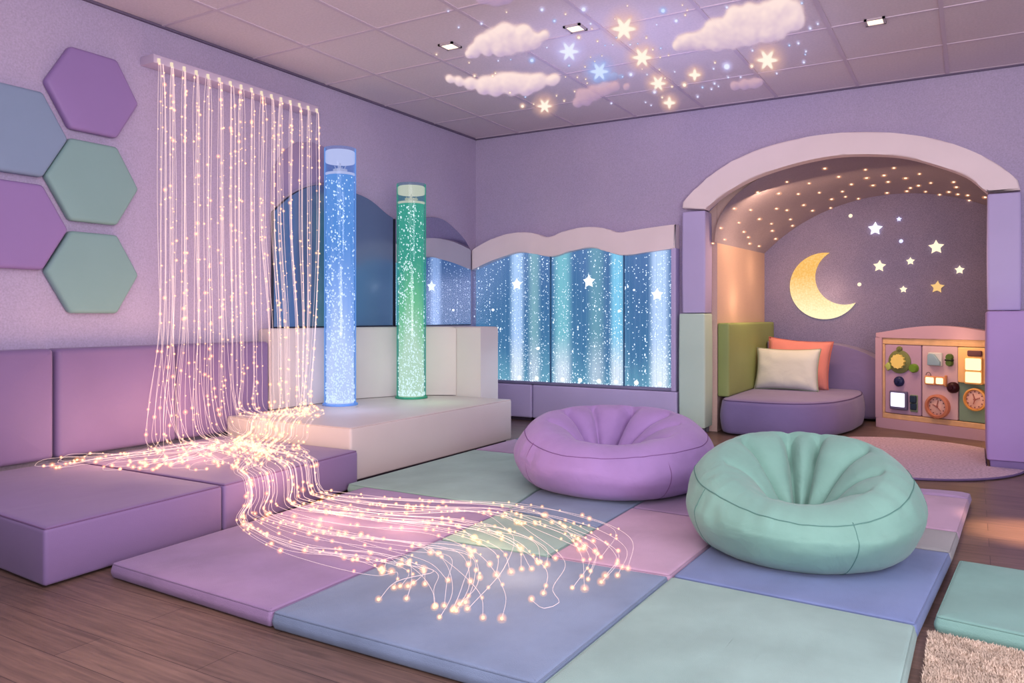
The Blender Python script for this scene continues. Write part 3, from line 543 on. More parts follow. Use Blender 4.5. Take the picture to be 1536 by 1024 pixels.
S_dark = surf('dark_plinth', (70, 58, 76), rough=.7)

# ------------------------------------------------------------------ hexagon wall pads
HEX = [((2.742, 2.368), V_pur_hex, 'violet hexagon pad, topmost of the wall pads'),
       ((2.300, 2.062), V_blue_hex, 'blue-grey hexagon pad, the only blue wall pad, cut by the picture edge'),
       ((2.742, 1.837), V_mint_hex, 'mint hexagon pad directly below the topmost violet wall pad'),
       ((2.300, 1.542), V_pur_hex, 'violet hexagon pad below the blue wall pad at the picture edge'),
       ((2.742, 1.300), V_mint_hex, 'mint hexagon pad, lowest of the wall pads above the sofa backrest')]
for (y, z), m, lab in HEX:
    bm = BM(); P = [(y+.286*math.cos(math.pi/3*k), z+.27*1.02*math.sin(math.pi/3*k)) for k in range(6)]
    pad(bm, P, 0, .055, r=.022, bulge=.006, rc=.02, M=onleft(XL+.002))
    tag(mk('hexagon_wall_pad', bm, m), lab, 'wall pad', 'padded hexagons on the left wall')

# ------------------------------------------------------------------ purple floor sofa: seat blocks and back pads
ZS = .233
P_dark = surf('purple_piping', (122, 94, 132), rough=.6, bump=0)
for poly, lab in (([(-4.40, 1.76), (-3.05, 1.665), (-3.10, 2.53), (-4.40, 2.53)], 'wide purple vinyl floor seat nearest the viewer, its near corner standing on the wood floor'),
                  ([(-4.40, 2.54), (-3.10, 2.54), (-3.205, 3.61), (-4.40, 3.61)], 'purple vinyl floor seat between the near seat and the cream platform, strands pouring over it')):
    bm = BM(); sm = []
    pad(bm, poly, .008, ZS, r=.022, bulge=.008, rc=.02, wob=.006, ret=sm)
    o = tag(mk('sofa_seat_block', bm, V_purple), lab, 'floor seat', 'purple floor seats along the left wall')
    bm = BM(); tube(bm, sm, .0035, 5, True); mk('piping', bm, P_dark, o)
for y0, y1, lab in ((1.70, 2.464, 'purple backrest pad on the left wall, nearest the viewer'), (2.478, 3.245, 'purple backrest pad between the near backrest pad and the strand curtain'), (3.252, 4.015, 'purple backrest pad behind the hanging light strands beside the cream bolster')):
    bm = BM(); sm = []
    pad(bm, rect(y0, y1, ZS+.01, .862), 0, .125, r=.03, bulge=.012, rc=.03, M=onleft(XL+.002), wob=.006, ret=sm)
    o = tag(mk('backrest_pad', bm, V_purple), lab, 'backrest', 'purple backrest pads on the left wall')

# ------------------------------------------------------------------ cream platform, bolster
bm = BM(); sm = []
pad(bm, [(-4.403, 3.625), (-3.275, 3.622), (-3.275, 5.565), (-4.53, 5.565), (-4.53, 4.03), (-4.403, 4.03)], .03, .36, r=.018, bulge=.003, rc=.02, ret=sm)
o = tag(mk('padded_platform', bm, V_cream), 'low cream vinyl platform carrying the two bubble tubes', 'platform')
bm = BM(); tube(bm, sm, .004, 5, True); mk('piping', bm, surf('cream_piping', (206, 192, 192), bump=0), o)
bm = BM(); box(bm, -4.39, -3.31, 3.66, 5.53, 0, .035); mk('plinth', bm, S_dark, o)
bm = BM(); prism(bm, [(-4.53, 4.02), (-4.40, 4.02), (-4.38, 4.90), (-4.20, 5.36), (-3.84, 5.575), (-4.53, 5.575)], Matrix.Identity(4), .366, .955, .02)
tag(mk('back_bolster', bm, V_cream), 'cream vinyl bolster standing along the wall behind the bubble tubes', 'bolster', 'cream bolsters on the platform')
bm = BM(); prism(bm, [(-4.53, 5.58), (-3.59, 5.58), (-3.59, 5.86), (-4.53, 5.86)], Matrix.Identity(4), .005, .957, .022)
tag(mk('corner_bolster', bm, V_cream), 'cream vinyl end bolster between the platform and the bubble wall', 'bolster', 'cream bolsters on the platform')

# ------------------------------------------------------------------ mirrors on the left wall
M_mirB = mirror_mat('blue_acrylic_mirror', (160, 180, 208), .14, (104, 130, 160), .40)
M_mirC = mirror_mat('clear_acrylic_mirror', (196, 204, 222), .012)
M_edge = surf('mirror_edge', (60, 66, 84), rough=.4, bump=0)
M_frost = surf('frosted_lavender_panel', (168, 150, 182), rough=.35, var=.02, bump=0)
def mirror(name, poly, mat, x0, x1, lab):
    t = thing(name, lab, 'mirror', (x0, sum(p[0] for p in poly)/len(poly), .957), 'acrylic wall mirrors')
    bm = BM(); prism(bm, poly, onleft(0), x0, x1-.001, .002); mk('backing', bm, M_edge, t)
    bm = BM(); c = (sum(p[0] for p in poly)/len(poly), sum(p[1] for p in poly)/len(poly))
    prism(bm, [(c[0]+(p[0]-c[0])*.988, c[1]+(p[1]-c[1])*.992) for p in poly], onleft(0), x1-.001, x1+.003); mk('mirror_sheet', bm, mat, t, False)
L1 = [(y, z) for y, z in [(4.14, .957), (5.552, .957)]] + [(v.x, v.y) for v in catmull([(5.556, 1.935), (5.46, 1.965), (5.25, 2.055), (5.03, 2.095), (4.8, 2.108), (4.62, 2.10), (4.46, 2.05), (4.3, 1.96), (4.14, 1.83)], 4)]
mirror('arched_mirror', L1, M_mirB, XL+.003, XL+.022, 'wide blue tinted arched mirror on the wall behind the blue bubble tube')
R1 = [(5.578, .957), (6.83, .957)] + [(v.x, v.y) for v in catmull([(6.83, 1.735), (6.71, 1.84), (6.55, 1.925), (6.36, 1.998), (6.19, 2.012), (6.03, 1.992), (5.8, 1.95), (5.578, 1.93)], 4)]
mirror('arched_mirror', R1, M_mirC, XL+.003, XL+.022, 'clear arched mirror between the green bubble tube and the bubble wall, reflecting the bubble wall')
bm = BM(); prism(bm, [(4.14, 1.86), (4.3, 1.985), (4.46, 2.075), (4.62, 2.125), (4.8, 2.133), (5.03, 2.118), (4.98, 2.25), (4.86, 2.36), (4.70, 2.42), (4.56, 2.43), (4.40, 2.40), (4.25, 2.30), (4.14, 2.12)], onleft(0), XL+.002, XL+.010, .003)
tag(mk('wall_panel', bm, M_frost), 'pale lavender curved panel crowning the blue mirror behind the blue bubble tube', 'wall panel')

# ------------------------------------------------------------------ bubble tubes
M_white = glow('lit_white_cap', (244, 240, 250), .95)
def bubble_tube(x, y, z0, zw, zg, zt, R, pal, label):
    t = thing('bubble_tube', label, 'bubble tube', (x, y, z0), 'tall bubble tubes on the cream platform')
    low, mid, top, edge, cap, bub = pal
    bm = BM(); lathe(bm, [(R*1.10, z0), (R*1.12, z0+.006), (R*1.10, z0+.014), (R*.9, z0+.015), (0, z0+.015)], (x, y, 0)); mk('base_ring', bm, surf('tube_base_'+label[:6], edge, rough=.4, bump=0), t)
    bm = BM(); lathe(bm, [(0, .0), (R*.86, .0), (R*.86, zw-z0-.02), (0, zw-z0-.02)], (x, y, z0+.016), 56)
    w = mk('water', bm, glow_z('lit_water_'+label[:6], [(0, low), (.16, low), (.44, mid), (.72, top), (1, top)], 0.02, zw-z0, 1.0, alpha=.9, streak=7), t, True, 40)  # base LED light painted as emission, palest near the bottom
    bm = BM(); lathe(bm, [(0, zw), (R*.84, zw), (R*.93, zw+.006), (R*.93, zw+.014), (0, zw+.012)], (x, y, 0)); mk('water_surface', bm, glow('lit_surface_'+label[:6], cap, .85, False), t)
    bm = BM(); rnd = random.Random(len(label))
    H = zw-z0
    for i in range(1500):
        if i < 800:
            h = rnd.random()**1.25; a = rnd.uniform(0, 2*math.pi); r = R*.9*math.sqrt(rnd.uniform(.75, 1))
        else:   # rising plumes
            h = rnd.random()**1.5; a = -1.15+.3*math.sin(h*9)+rnd.gauss(0, .38); r = R*.9
            if i > 1330: h = rnd.random()**3*.5; a = -.82+rnd.uniform(-1.5, 1.5)
        s = rnd.uniform(.0026, .0062)*(1.35 if rnd.random() < .15 else 1)
        ball(bm, (x+r*math.cos(a), y+r*math.sin(a), z0+.03+h*(H-.05)), s, 1, (1, 1, rnd.choice((1, 1.2, 1.7))))
    b = mk('bubbles', bm, glow('lit_bubble_'+label[:6], bub, 1.35, False), w); b['kind'] = 'stuff'; b.name = 'bubble_swarm'
    bm = BM(); lathe(bm, [(0, zg), (R*.90, zg), (R*.93, zg+.01), (R*.93, zt-.028), (R*.86, zt-.02), (0, zt-.024)], (x, y, 0)); mk('top_cap', bm, glow('lit_cap_'+label[:6], cap, .92, False), t)
    bm = BM(); tube(bm, [(x, y, zw+.01), (x, y, zg)], .006, 8); lathe(bm, [(0, zw+.035), (R*.45, zw+.035), (R*.45, zw+.045), (0, zw+.045)], (x, y, 0), 20)
    for k in range(4):
        a = k*1.57+.4; tube(bm, [(x+.03*math.cos(a), y+.03*math.sin(a), zw+.04), (x+.045*math.cos(a), y+.045*math.sin(a), zg-.02)], .003, 6)
    mk('inner_fitting', bm, glow('lit_fitting_'+label[:6], cap, .7, False, .7), t)
    l = bpy.data.lights.new('tube_fill', 'POINT'); l.energy = 2.2; l.color = lin(mid); l.shadow_soft_size = .08
    for dx, dy, zz in ((.38, -.22, z0+.30),):
        lo = bpy.data.objects.new('tube_fill_lamp', l); COL.objects.link(lo); lo.location = (x+dx, y+dy, zz); lo.visible_glossy = False  # unseen lamp in front of the tube, added to tint platform and bolster
    bm = BM(); lathe(bm, [(R*.97, z0+.012), (R, z0+.012), (R, zt), (R*.97, zt), (R*.97, z0+.012)], (x, y, 0), 56)
    mk('acrylic_tube', bm, clear('acrylic_'+label[:6], (238, 244, 255), .02, .05, edge, .75), t)
bubble_tube(-4.195, 4.52, .363, 2.13, 2.225, 2.335, .121, [(240, 243, 255), (174, 200, 246), (110, 162, 218), (120, 170, 240), (236, 228, 246), (240, 246, 255)], 'blue lit bubble tube, the taller of the pair, near the hanging light strands')
bubble_tube(-4.044, 5.213, .363, 1.985, 2.065, 2.15, .122, [(236, 252, 214), (150, 222, 160), (82, 178, 148), (60, 160, 130), (250, 236, 206), (244, 255, 240)], 'green lit bubble tube, the shorter of the pair, nearer the room corner')

# ------------------------------------------------------------------ bubble wall on the back wall
YF = 6.836
t = thing('bubble_wall_panel', 'wide back lit blue bubble wall with wavy cream header and glowing stars', 'bubble wall', (-3.4, YF, .365))
wt = [(v.x, v.y) for v in catmull([(x, z, 0) for x, z in WT], 6)]; wb = [(v.x, v.y) for v in catmull([(x, z, 0) for x, z in WB], 6)]
bm = BM(); band(bm, wt, wb, onback(YF), .115, .014); mk('wave_header', bm, V_pink, t, True, 45)
bm = BM(); box(bm, -2.352, -2.306, YF+.005, YB-.003, .366, 1.665, .006); mk('side_post', bm, V_lav, t)
bm = BM(); box(bm, -4.513, -2.352, YF+.008, YB-.003, .366, .392, .004); mk('sill', bm, surf('grey_sill', (140, 136, 168), rough=.4, bump=0), t)
cuts = [-4.513, -3.587, -2.812, -2.352]
for a, b, pp in zip(cuts, cuts[1:], (0, 1, 2)):
    bm = BM(); box(bm, a+.002, b-.002, YF+.085, YB-.004, .392, 1.715)
    mk('lit_back_panel', bm, glow_z('panel_blue_%d' % pp, [(0, (132, 190, 212)), (.3, (92, 146, 186)), (.7, (92, 138, 184)), (1, (110, 146, 194))], .0, 1.25, .85, streak=6, sample=(pp == 1)), t, False)
    bm = BM(); box(bm, a+.003, b-.003, YF+.012, YF+.018, .392, 1.70); mk('acrylic_pane', bm, clear('wall_acrylic_%d' % pp, (246, 250, 255), .02, .12), t, False)
for i, x in enumerate(cuts[1:3]):
    bm = BM(); box(bm, x-.004, x+.004, YF+.006, YF+.03, .392, 1.66); mk('pane_joint', bm, surf('joint_blue', (78, 116, 150), bump=0), t, False)
for x, r, c, a, st in ((-3.999, .11, (196, 222, 255), .95, 1.0), (-3.80, .10, (170, 214, 216), .5, .9), (-3.483, .14, (150, 214, 222), .8, .95), (-3.12, .13, (150, 200, 205), .4, .9), (-2.90, .10, (150, 220, 246), .9, 1.0), (-2.47, .14, (206, 226, 255), 1.0, 1.05)):
    bm = BM(); box(bm, x-r, min(x+r, -2.354), YF+.062, YF+.070, .393, 1.71)
    mk('light_column', bm, glow_z('column_%d' % int(-x*1000), [(0, (246, 250, 255)), (.14, (240, 248, 255)), (.4, c), (1, c)], 0.0, 1.25, st, alpha=a, soft_edge=True, sample=False), t, True, 40)
bm = BM(); rnd = random.Random(3)
def wbz(x):
    for (x0, z0), (x1, z1) in zip(wb, wb[1:]):
        if x0 <= x <= x1: return z0+(z1-z0)*(x-x0)/(x1-x0)
    return 1.55
xs = [-4.49+i*2.13/84+rnd.uniform(-.01, .01) for i in range(85)]
for x in xs:
    ztop = wbz(x)-.01; z = .40
    dens = rnd.uniform(.4, 1.8)
    while z < ztop:
        ball(bm, (x+rnd.uniform(-.007, .007), YF+.03+rnd.random()*.01, z), rnd.uniform(.0028, .0062)*(1.5 if rnd.random() < .08 else 1), 1, (1, .6, rnd.choice((1, 1, 1.6))))
        z += rnd.expovariate(1)*.062/dens*(.5+.8*min(1, z))+.012
for i in range(800):   # foam around the bright columns
    cx, sd = rnd.choice(((-3.99, .05), (-3.8, .07), (-3.47, .08), (-3.1, .11), (-2.9, .05), (-2.45, .075), (-2.45, .075)))
    x = min(-2.36, rnd.gauss(cx, sd)); z = .40+(wbz(x)-.42)*rnd.random()**1.3
    ball(bm, (x, YF+.03+rnd.random()*.01, z), rnd.uniform(.0025, .0055), 1, (1, .6, 1))
o = mk('bubble_swarm', bm, glow('wall_bubble', (240, 248, 255), 1.35, False), t); o['kind'] = 'stuff'
bm = BM()
for x in xs[::2]: tube(bm, [(x+.006, YF+.044, .40), (x+.006, YF+.044, wbz(x)-.005)], .0011, 4)
o = mk('bubble_trail', bm, glow('trail_light', (150, 190, 225), .8, False, .5), t); o['kind'] = 'stuff'
for x, z, r, k in ((-3.978, 1.371, .062, .5), (-3.175, 1.382, .066, .5), (-2.488, 1.245, .060, .5)):
    bm = BM(); prism(bm, [(x+p[0], z+p[1]) for p in starpoly(r, k)], onback(0), -(YF+.028), -(YF+.020), .003); mk('glowing_star', bm, glow('star_white', (255, 250, 244), 1.6), t)
for x, z, r in ((-4.263, 1.113, .017), (-2.862, 1.096, .016), (-3.734, .725, .020), (-2.714, 1.291, .012)):
    bm = BM(); ball(bm, (x, YF+.024, z), r, 2, (1, .4, .8)); mk('glowing_bead', bm, glow('star_white', (255, 250, 244), 1.6), t)
for x in (-3.96, -3.76, -3.47, -3.28, -3.08, -2.905, -2.70, -2.47):   # lamps along the foot
    bm = BM(); ball(bm, (x, YF+.045, .425), .024, 2, (1, .6, 1)); mk('foot_lamp', bm, glow('foot_lamp_light', (250, 250, 236), 1.2, False), t)
# skirting pads under it
for a, b, lab in ((-4.50, -3.795, 'short lavender padded skirting block at the left under the bubble wall'), (-3.785, -2.292, 'long lavender padded skirting block at the right under the bubble wall')):
    bm = BM(); pad(bm, rect(a, b, .03, .362), 0, .118, r=.015, bulge=.004, rc=.015, M=onback(YB-.002)); o = tag(mk('skirting_pad', bm, V_lav), lab, 'skirting pad', 'lavender skirting pads under the bubble wall')
    bm = BM(); box(bm, a+.02, b-.02, YF+.03, YB-.003, 0, .03); mk('plinth', bm, S_dark, o)

# ------------------------------------------------------------------ arch of the alcove: header and padded posts
def densify(P, n=5): return [(v.x, v.y) for v in catmull([(x, z, 0) for x, z in P], n)]
bm = BM()
ao = [ARCH_O[0]]+densify(ARCH_O[1:-1])+[ARCH_O[-1]]; ai = [ARCH_I[0]]+densify(ARCH_I[1:-1])+[ARCH_I[-1]]
band(bm, ao, ai, onback(YF), .118, .015)
tag(mk('arch_header', bm, V_pink, None, True, 40), 'curved blush padded arch header over the alcove opening', 'arch header')
def post(name, x0, x1, y0, y1, z0, z1, m, lab, feet=False, plinth=None):
    bm = BM(); pad(bm, rect(x0, x1, y0, y1), z0, z1, r=.014, bulge=.002, rc=.02, side=.004); o = tag(mk(name, bm, m), lab, 'padded post', 'padded posts of the alcove opening')
    if feet:
        for x in (x0+.04, x1-.04):
            for y in (y0+.04, y1-.04):
                bm = BM(); lathe(bm, [(0, 0), (.018, 0), (.022, z0+.004), (0, z0+.004)], (x, y, 0), 12); mk('foot', bm, surf('steel_foot', (120, 116, 124), rough=.35, bump=0), o)
    if plinth:
        bm = BM(); box(bm, *plinth, 0, z0+.004, .006); mk('plinth', bm, surf('lavender_plinth', (138, 118, 166), bump=0), o)
    return o
post('upper_post_pad', -2.246, -2.035, YF, 7.05, 1.076, 1.985, V_lav, 'lavender padded post left of the alcove opening, standing on the mint post')
post('lower_post_pad', -2.266, -2.030, YF-.03, 7.05, .055, 1.070, V_mint, 'pale mint padded post at the left foot of the alcove opening', True)
post('upper_post_pad', .102, .315, YF, YB-.003, 1.088, 1.96, V_lav, 'lavender padded post right of the alcove opening, above the big violet block')
post('lower_post_pad', .090, .80, 6.262, YB-.012, .062, 1.080, surf('violet_vinyl', (178, 152, 206), rough=.5, var=.03, bump=.1), 'big violet padded block at the right foot of the alcove opening', False, (.11, .80, 6.28, YB-.01))
# ------------------------------------------------------------------ alcove contents
bm = BM(); pad(bm, rect(7.06, 8.925, .318, .985), 0, .105, r=.02, bulge=.004, rc=.02, M=onleft(AL+.002))
tag(mk('alcove_side_pad', bm, V_green), 'olive green padded panel on the left wall inside the alcove', 'wall pad')
V_seat = surf('dusk_violet_fabric', (136, 124, 170), rough=.7, var=.06, bump=.12, wrinkle=.16, wscale=6, sheen=.2)
seatpoly = [(-1.965, 7.10), (-1.90, 6.90), (-1.45, 6.86), (-1.20, 6.95), (-1.02, 7.2), (-.92, 7.6), (-.885, 8.1), (-.93, 8.48), (-1.965, 8.48)]
bm = BM(); sm = []; pad(bm, seatpoly, .01, .315, r=.05, bulge=.012, rc=.12, side=.015, wob=.008, ret=sm)
o = tag(mk('curved_alcove_seat', bm, V_seat), 'round fronted violet floor sofa in the corner of the alcove, cushions on it', 'floor sofa')
bm = BM(); tube(bm, sm, .005, 6, True); mk('piping', bm, surf('violet_piping', (104, 88, 130), bump=0), o)
bm = BM()
prof = [(-1.87, .02), (-.66, .02), (-.62, .25), (-.66, .46), (-.76, .585), (-.92, .68), (-1.12, .745), (-1.4, .775), (-1.87, .78)]
pr = [(v.x, v.y) for v in [Vector((*p, 0)) for p in prof[:2]]+catmull([(*p, 0) for p in prof[2:]], 5)]
prism(bm, pr, onback(0), -8.93, -8.49, .05); tag(mk('curved_back_pad', bm, V_seat, None, True, 55), 'violet padded backrest with a rounded end standing along the alcove back wall', 'backrest')
def cushion(name, w, h, th, M, mat, pm, lab):
    bm = BM(); n = 26; G = [{}, {}]
    for s in (0, 1):
        for j in range(n+1):
            for i in range(n+1):
                u, v = -1+2*i/n, -1+2*j/n
                if s and (i in (0, n) or j in (0, n)): G[1][i, j] = G[0][i, j]; continue
                pu = 1-.07*(1-v*v)**1.0*abs(u)**3; pv = 1-.09*(1-u*u)*abs(v)**3
                f = ((1-u**4)*(1-v**4))**.55
                wr = .010*noise.noise(Vector((u*3, v*3, s*4+w)))*(abs(u)+abs(v))
                z = (1 if s == 0 else -1)*(th/2*f+wr*f)
                G[s][i, j] = bm.verts.new(M @ Vector((u*pu*w/2, v*pv*h/2, z)))
        for j in range(n):
            for i in range(n):
                q = [G[s][i, j], G[s][i+1, j], G[s][i+1, j+1], G[s][i, j+1]]
                bm.faces.new(q if s == 0 else q[::-1])
    ed = [G[0][i, 0].co.copy() for i in range(n)]+[G[0][n, j].co.copy() for j in range(n)]+[G[0][n-i, n].co.copy() for i in range(n)]+[G[0][0, n-j].co.copy() for j in range(n)]
    o = tag(mk(name, bm, mat, None, True, 180), lab, 'cushion', 'cushions on the alcove sofa')
    bm = BM(); tube(bm, ed, .005, 6, True); mk('piping', bm, pm, o)
def lean(x, y, z, rx, rz=0, roll=0): return Matrix.Translation((x, y, z)) @ Matrix.Rotation(rz, 4, 'Z') @ Matrix.Rotation(math.radians(90)-rx, 4, 'X') @ Matrix.Rotation(roll, 4, 'Z')
F_white = surf('pale_aqua_cotton', (206, 210, 208), rough=.8, var=.04, bump=.15, wrinkle=.2, wscale=8, sheen=.2)
F_coral = surf('coral_cotton', (214, 142, 136), rough=.8, var=.05, bump=.15, wrinkle=.2, wscale=8, sheen=.2)
cushion('throw_cushion', .62, .42, .15, lean(-1.562, 7.98, .526, .22, -.10), F_white, surf('sage_piping', (150, 160, 140), bump=0), 'pale off-white rectangular throw cushion with sage edging, in front')
cushion('throw_cushion', .62, .50, .15, lean(-1.505, 8.235, .572, .26, .04, -.07), F_coral, surf('coral_piping', (190, 110, 104), bump=0), 'coral pink throw cushion leaning behind the white cushion')

# moon and stars on the back wall of the alcove
def circ3(a, b, c):
    (ax, ay), (bx, by), (cx, cy) = a, b, c; d = 2*(ax*(by-cy)+bx*(cy-ay)+cx*(ay-by))
    ux = ((ax*ax+ay*ay)*(by-cy)+(bx*bx+by*by)*(cy-ay)+(cx*cx+cy*cy)*(ay-by))/d
    uy = ((ax*ax+ay*ay)*(cx-bx)+(bx*bx+by*by)*(ax-cx)+(cx*cx+cy*cy)*(bx-ax))/d
    return ux, uy, math.hypot(ax-ux, ay-uy)
A_, B_, O_, I_ = (-1.309, 1.725), (-1.053, 1.189), (-1.665, 1.19), (-1.452, 1.425)
oc, ic = circ3(A_, B_, O_), circ3(A_, B_, I_)
def arc(c, a, b, n, short):
    a0 = math.atan2(a[1]-c[1], a[0]-c[0]); a1 = math.atan2(b[1]-c[1], b[0]-c[0])
    d = (a1-a0) % (2*math.pi)
    return [(c[0]+c[2]*math.cos(a0+d*i/n), c[1]+c[2]*math.sin(a0+d*i/n)) for i in range(n+1)]
outer = arc(oc, A_, B_, 40, 0); inner = arc(ic, A_, B_, 40, 0)
bm = BM(); band(bm, outer, inner, onback(AB-.032), .031, .006)
m, nt, out = newmat('moon_lamp'); L = nt.links.new
tc = nd(nt, 'ShaderNodeTexCoord'); n1 = nd(nt, 'ShaderNodeTexNoise'); n1.inputs['Scale'].default_value = 55; n1.inputs['Detail'].default_value = 4; L(tc.outputs['Object'], n1.inputs['Vector'])
sp = nd(nt, 'ShaderNodeSeparateXYZ'); L(tc.outputs['Object'], sp.inputs['Vector'])
mr = nd(nt, 'ShaderNodeMapRange'); mr.inputs['From Min'].default_value = .5; mr.inputs['From Max'].default_value = 0; mr.inputs['To Min'].default_value = .0; mr.inputs['To Max'].default_value = .75; L(sp.outputs['Z'], mr.inputs['Value'])
ad = nd(nt, 'ShaderNodeMath', operation='MULTIPLY_ADD'); ad.inputs[1].default_value = .7; L(n1.outputs['Fac'], ad.inputs[0]); L(mr.outputs['Result'], ad.inputs[2])
rp = nd(nt, 'ShaderNodeValToRGB'); rp.color_ramp.elements[0].position = .3; rp.color_ramp.elements[0].color = rgba((238, 186, 104)); rp.color_ramp.elements[1].position = 1.; rp.color_ramp.elements[1].color = rgba((255, 240, 196)); L(ad.outputs[0], rp.inputs['Fac'])
e = nd(nt, 'ShaderNodeEmission'); e.inputs['Strength'].default_value = 1.1; L(rp.outputs['Color'], e.inputs['Color']); L(e.outputs['Emission'], out.inputs['Surface'])
tag(mk('crescent_moon_lamp', bm, m, None, True, 40), 'large glowing golden crescent moon on the back wall of the alcove', 'moon lamp')
STW = [(-1.102, 2.108, .020, 0, 'tiny glowing dot on the alcove wall left of the brightest white star', 1), (-.864, 1.958, .072, 1, 'brightest white star on the alcove wall, highest of the large stars', 5), (-.642, 2.044, .026, 2, 'tiny bluish star right of the brightest white star', 5), (-.623, 1.817, .020, 2, 'tiny pale dot of light below the tiny bluish star', 1),
       (-.306, 1.741, .074, 0, 'large warm star at the right of the alcove wall, upper one', 5), (-.824, 1.567, .064, 0, 'large warm star straight below the brightest white star', 5), (-.537, 1.608, .042, 0, 'small warm star in the middle of the star cluster', 5), (-.102, 1.506, .046, 0, 'small warm star farthest right beside the alcove post', 5), (-.296, 1.34, .066, 3, 'large golden star lowest at the right above the busy board', 5), (-.601, 1.322, .038, 0, 'small warm star lowest in the middle above the sofa backrest', 5), (-1.016, 1.382, .020, 0, 'tiny warm dot beside the lower tip of the moon', 1)]
for x, z, r, k, lab, n in STW:
    bm = BM()
    if n == 5: prism(bm, [(x+p[0], z+p[1]) for p in starpoly(r, .48, 5, math.pi/2+random.uniform(-.08, .08))], onback(0), -(AB-.002), -(AB-.018), .003)
    else: ball(bm, (x, AB-.010, z), r, 2, (1, .35, 1))
    mm = [glow('star_warm', (255, 234, 200), 1.3), glow('star_cold', (255, 252, 255), 1.6), glow('star_blue', (226, 226, 255), 1.2), glow('star_gold', (248, 204, 140), 1.0)][k]
    tag(mk('wall_star', bm, mm, None, True, 30), lab, 'wall star', 'glowing stars on the alcove wall')
proto = None
for X, Y in VS:
    z = vault_z(X, Y); s = .75+.5*random.random()
    if proto is None:
        bm = BM(); ball(bm, (X, Y, z-.004), .0125, 1, (1, 1.25, .5)); nf = len(bm.faces); ball(bm, (X, Y, z-.004), .034, 2, (1, 1.2, .6))
        proto = mk('starlight_spot', bm, glow('vault_star', (255, 236, 206), 1.5, False), None); proto.data.materials.append(halo('vault_bloom', (255, 178, 110), .45, 3.0))  # outer ball is an added glow shell imitating bloom
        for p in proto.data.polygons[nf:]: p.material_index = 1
        tag(proto, 'tiny warm star light set in the curved ceiling of the alcove', 'star light', 'star lights in the alcove vault'); off = proto.location.z-z
    else: dup(proto, (X, Y, z+off)).scale = (s, s, s)

# ------------------------------------------------------------------ busy board
BO = Vector((-.785, 8.119, 0)); RZ = math.atan2(-.4777, .8785)
t = thing('busy_board', 'pink framed busy board with three panels of knobs, lamps and clocks in the alcove', 'busy board', BO, None, RZ)
BW = W[t]; MB_ = BW @ MY      # (s, z, out) -> board plane
M_frame = surf('board_pink', (188, 158, 178), rough=.5, var=.03, bump=.06)
M_wood = surf('board_wood', (214, 178, 142), rough=.5, var=.08, vscale=14, bump=.05)
SW = 1.20
top = [(SW*i/24, .890+.072*math.sin(math.pi*i/24)**1.2) for i in range(25)]
bm = BM(); band(bm, top, [(p[0], .845) for p in top], MB_, .10, .010)
band(bm, [(SW*i/24, .095) for i in range(25)], [(SW*i/24, .0) for i in range(25)], MB_, .10, .010)
band(bm, [(0, .845), (0, .095)], [(.065, .845), (.065, .095)], MB_, .10, 0.0); band(bm, [(SW-.065, .845), (SW-.065, .095)], [(SW, .845), (SW, .095)], MB_, .10, 0.0)
mk('frame', bm, M_frame, t)
bm = BM()
for a0, a1, b0, b1 in ((.065, SW-.065, .785, .845), (.065, SW-.065, .095, .142), (.065, .086, .142, .785), (SW-.09, SW-.065, .142, .785)):
    pad(bm, rect(a0, a1, b0, b1), -.09, -.012, r=.006, bulge=0, rc=.004, M=MB_)
mk('inner_trim', bm, M_wood, t)
def panel(a, b, mat):
    bm = BM(); pad(bm, rect(a, b, .146, .784), -.09, -.018, r=.006, bulge=.0, rc=.012, M=MB_); return mk('panel', bm, mat, t)
ZP = -.018
def disc(bm, s, z, r, h, n=28, z0=ZP, k=.85, sx=1): lathe(bm, [(0, 0), (r, 0), (r, h*.6), (r*k, h), (0, h)], n=n, M=MB_ @ Matrix.Translation((s, z, z0)) @ Matrix.Scale(sx, 4, (1, 0, 0))); return bm
def slab(bm, a0, a1, b0, b1, h, r=.008, z0=ZP, bulge=0): return pad(bm, rect(a0, a1, b0, b1), z0, z0+h, r=min(r, h*.6), bulge=bulge, rc=.012, M=MB_)
def pl(n, c, **k): return surf('toy_'+n, c, rough=k.get('rough', .35), var=.04, bump=0)
g1, g2, g3 = pl('olive', (122, 128, 84)), pl('leaf', (112, 148, 58)), pl('lime', (176, 190, 110))
def piece(name, par, mat, fn):
    bm = BM(); fn(bm); return mk(name, bm, mat, par)
def gear(bm, s, z, r, teeth, h, z0=ZP):
    P = []
    for i in range(teeth*4):
        a = 2*math.pi*i/(teeth*4); rr = r*(1.0 if i % 4 < 2 else .86); P.append((s+rr*math.cos(a), z+rr*math.sin(a)))
    prism(bm, P, MB_, z0, z0+h, .002)
p1 = panel(.088, .436, surf('board_mauve', (184, 156, 182), rough=.5, var=.03, bump=.05))
piece('gear_ring', p1, g1, lambda b: (disc(b, .236, .628, .108, .018)))
piece('gear_dial', p1, pl('cream_yellow', (236, 214, 132)), lambda b: gear(b, .236, .630, .068, 12, .045))
piece('round_knob', p1, g2, lambda b: disc(b, .378, .576, .040, .04))
piece('round_knob', p1, g1, lambda b: (disc(b, .236, .745, .025, .022), disc(b, .236, .745, .012, .032)))
piece('diamond_knob', p1, g3, lambda b: prism(b, [(.100, .585), (.128, .54), (.160, .56), (.158, .60), (.130, .618)], MB_, ZP, ZP+.03, .006))
piece('navy_knob', p1, pl('navy', (44, 50, 92)), lambda b: (disc(b, .234, .446, .046, .035, k=.7), disc(b, .234, .446, .014, .05)))
piece('light_screen_box', p1, pl('slate', (110, 106, 140)), lambda b: slab(b, .150, .318, .188, .358, .03))
piece('light_screen', p1, glow('screen_white', (236, 232, 255), 1.6), lambda b: slab(b, .162, .302, .212, .343, .034))
